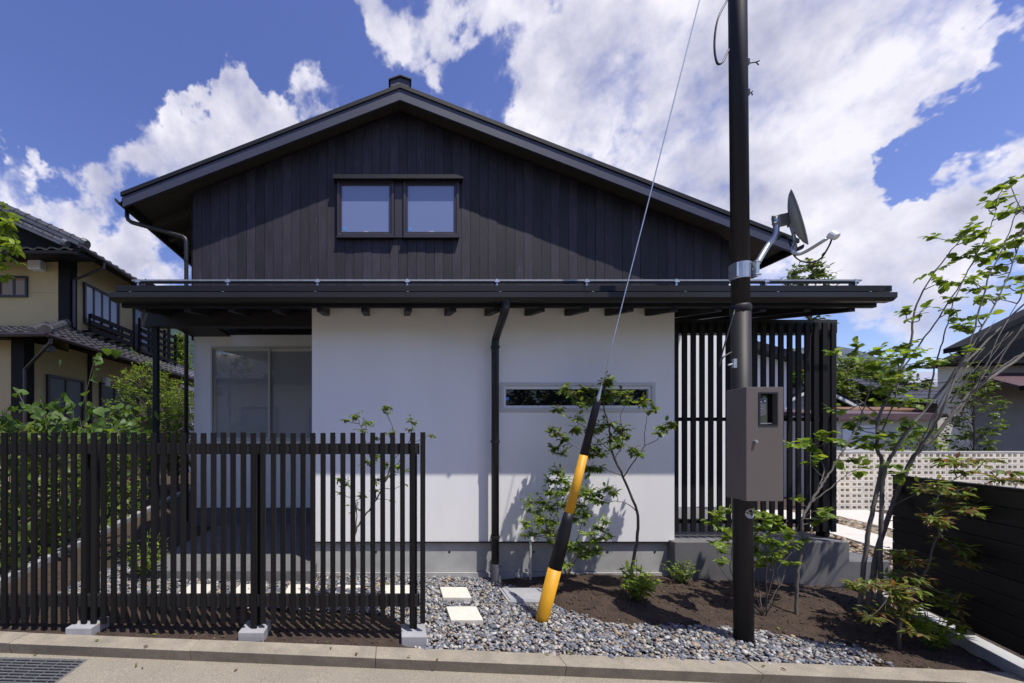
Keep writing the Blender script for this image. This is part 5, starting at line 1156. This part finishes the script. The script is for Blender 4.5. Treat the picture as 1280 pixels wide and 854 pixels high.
# upright shoots that stand clear of the tangle, their leaves one by one
lm = MB(); add_leaf(lm, Vector((0,0,0)), Vector((1,0,0)), Vector((0,0,1)), 1, .92, [(0,0),(.05,.36),(.25,.56),(.5,.56),(.78,.33),(1,0)], (.10,.18,.035), fold=.18, curl=.25); lme = lm.mesh('leaf')
lm = MB(); add_leaf(lm, Vector((0,0,0)), Vector((1,0,0)), Vector((0,0,1)), 1, .85, [(0,0),(.05,.36),(.25,.56),(.5,.56),(.78,.33),(1,0)], (.065,.125,.024), fold=.3, curl=.4); lme2 = lm.mesh('leaf')
Yv = 4.3
shoots = [[(105,545),(100,520),(108,490),(117,455),(125,441)], [(40,545),(45,520),(30,505),(22,488)], [(75,545),(72,515),(76,492)], [(150,545),(140,525),(155,508)], [(182,545),(188,525),(196,512)], [(12,545),(8,525),(4,512)], [(60,545),(55,520),(50,498)], [(90,545),(92,520),(88,500)],[(125,545),(128,525),(118,508)]]
wd = MB(); spots = []
for sh_ in shoots:
    Ys = Yv+random.uniform(-.3,.3); pts = smooth_path([P(x, y, Ys) for x, y in sh_], 5); wd.tube([P(sh_[0][0], 610, Ys)]+pts, .0045, 5)
    spots += [(p, .09) for i, p in enumerate(pts) if i % 2 == 0 and random.random() < .85]
for x, y in [(134,436),(147,438),(163,437),(129,452),(118,447),(127,461),(77,452),(22,486),(35,490),(48,497),(118,466)]: spots.append((P(x, y, Yv), .10))
for _ in range(190):
    x = random.uniform(-8,195); y = random.uniform(502, 560)+.07*abs(x-80); spots.append((P(x, y, Yv+random.uniform(-.5,.6)), .082))
wd.build('shoot', m_bark, vine, smooth=True)
for i, (p, L_) in enumerate(spots):
    o = link('leaf', lme if random.random() < .6 else lme2, m_leaf, vine, p); s_ = L_*random.uniform(.7,1.2); o.scale = (s_, s_, s_)
    d = rv(); d.z = -abs(d.z)*.6; nr = Vector((.25,-.5,.7))+rv()*.6; x_ = d.normalized(); y_ = nr.cross(x_).normalized(); z_ = x_.cross(y_); o.rotation_euler = Matrix((x_, y_, z_)).transposed().to_euler()
# --- branch tip of a tree at the left edge
bt = Vector((-3.55, 3.35, G(-3.5)))
lf_spots = [(PJ(x, y, 3.4, .1), .075, n) for x, y, n in [(2,265,10),(8,280,12),(14,290,12),(5,300,12),(16,308,12),(10,320,12),(4,332,12),(0,345,8),(20,300,6),(-10,290,14),(-15,320,14),(-20,350,16),(-30,300,16),(-40,330,16),(-25,260,14),(-45,280,14),(-50,360,14)]]
plant('edge_tree', 'bright leafed tree with leaf sprays beside the upper window of the beige house', 'tree', bt, [([bt-Vector((0,0,.05)), Vector((-3.6,3.36,1.4)), P(-40,360,3.4), P(-20,310,3.4), P(-5,280,3.4)], .03, .004), ([P(-40,360,3.4), P(-15,335,3.4), P(8,318,3.4)], .008, .003)], lf_spots, .060, OVAL, [LT, MD, YG], aspect=.55, droop=.6)

# trees across the road, mirrored in the slit window
dense('roadside_tree', 'dark leafy tree across the road opposite the slit window', 'tree', (3.4,-5.2,2.6), (1.9,1.3,2.2), 420, 14, .20, OVAL, [DK, DK, MD], trunk_r=.12, base_z=-.1)
dense('roadside_tree', 'dark leafy tree across the road opposite the entrance', 'tree', (7.2,-5.4,2.6), (2.1,1.4,2.3), 420, 14, .20, OVAL, [DK, DK, MD], trunk_r=.12, base_z=-.1)

# fallen leaves on the bed, the pebbles and along the kerb
fl = MB()
for _ in range(130):
    x = random.uniform(-3, 4.2); y = random.uniform(2.45, 3.95)
    if y < kerb_back(x)-.4: continue
    z = (soil_z(x, y) if not in_poly(x, y, gravel_poly) else G(x)+.012) if y > kerb_back(x) else (G(x)+.012 if y > kerb_back(x)-KW else G(x)-.066)
    add_leaf(fl, Vector((x, y, z+.006)), Vector((random.uniform(-1,1), random.uniform(-1,1), .1)), Vector((0,0,1))+rv()*.4, random.uniform(.02,.038), random.uniform(.012,.02), OVAL, pick([BR, OL, (.20,.15,.08), (.16,.10,.05), LT]), curl=.3)
tag(fl.build('fallen_leaves', m_leaf), 'dry and green fallen leaves strewn over soil and pebbles', 'leaves', kind='stuff')
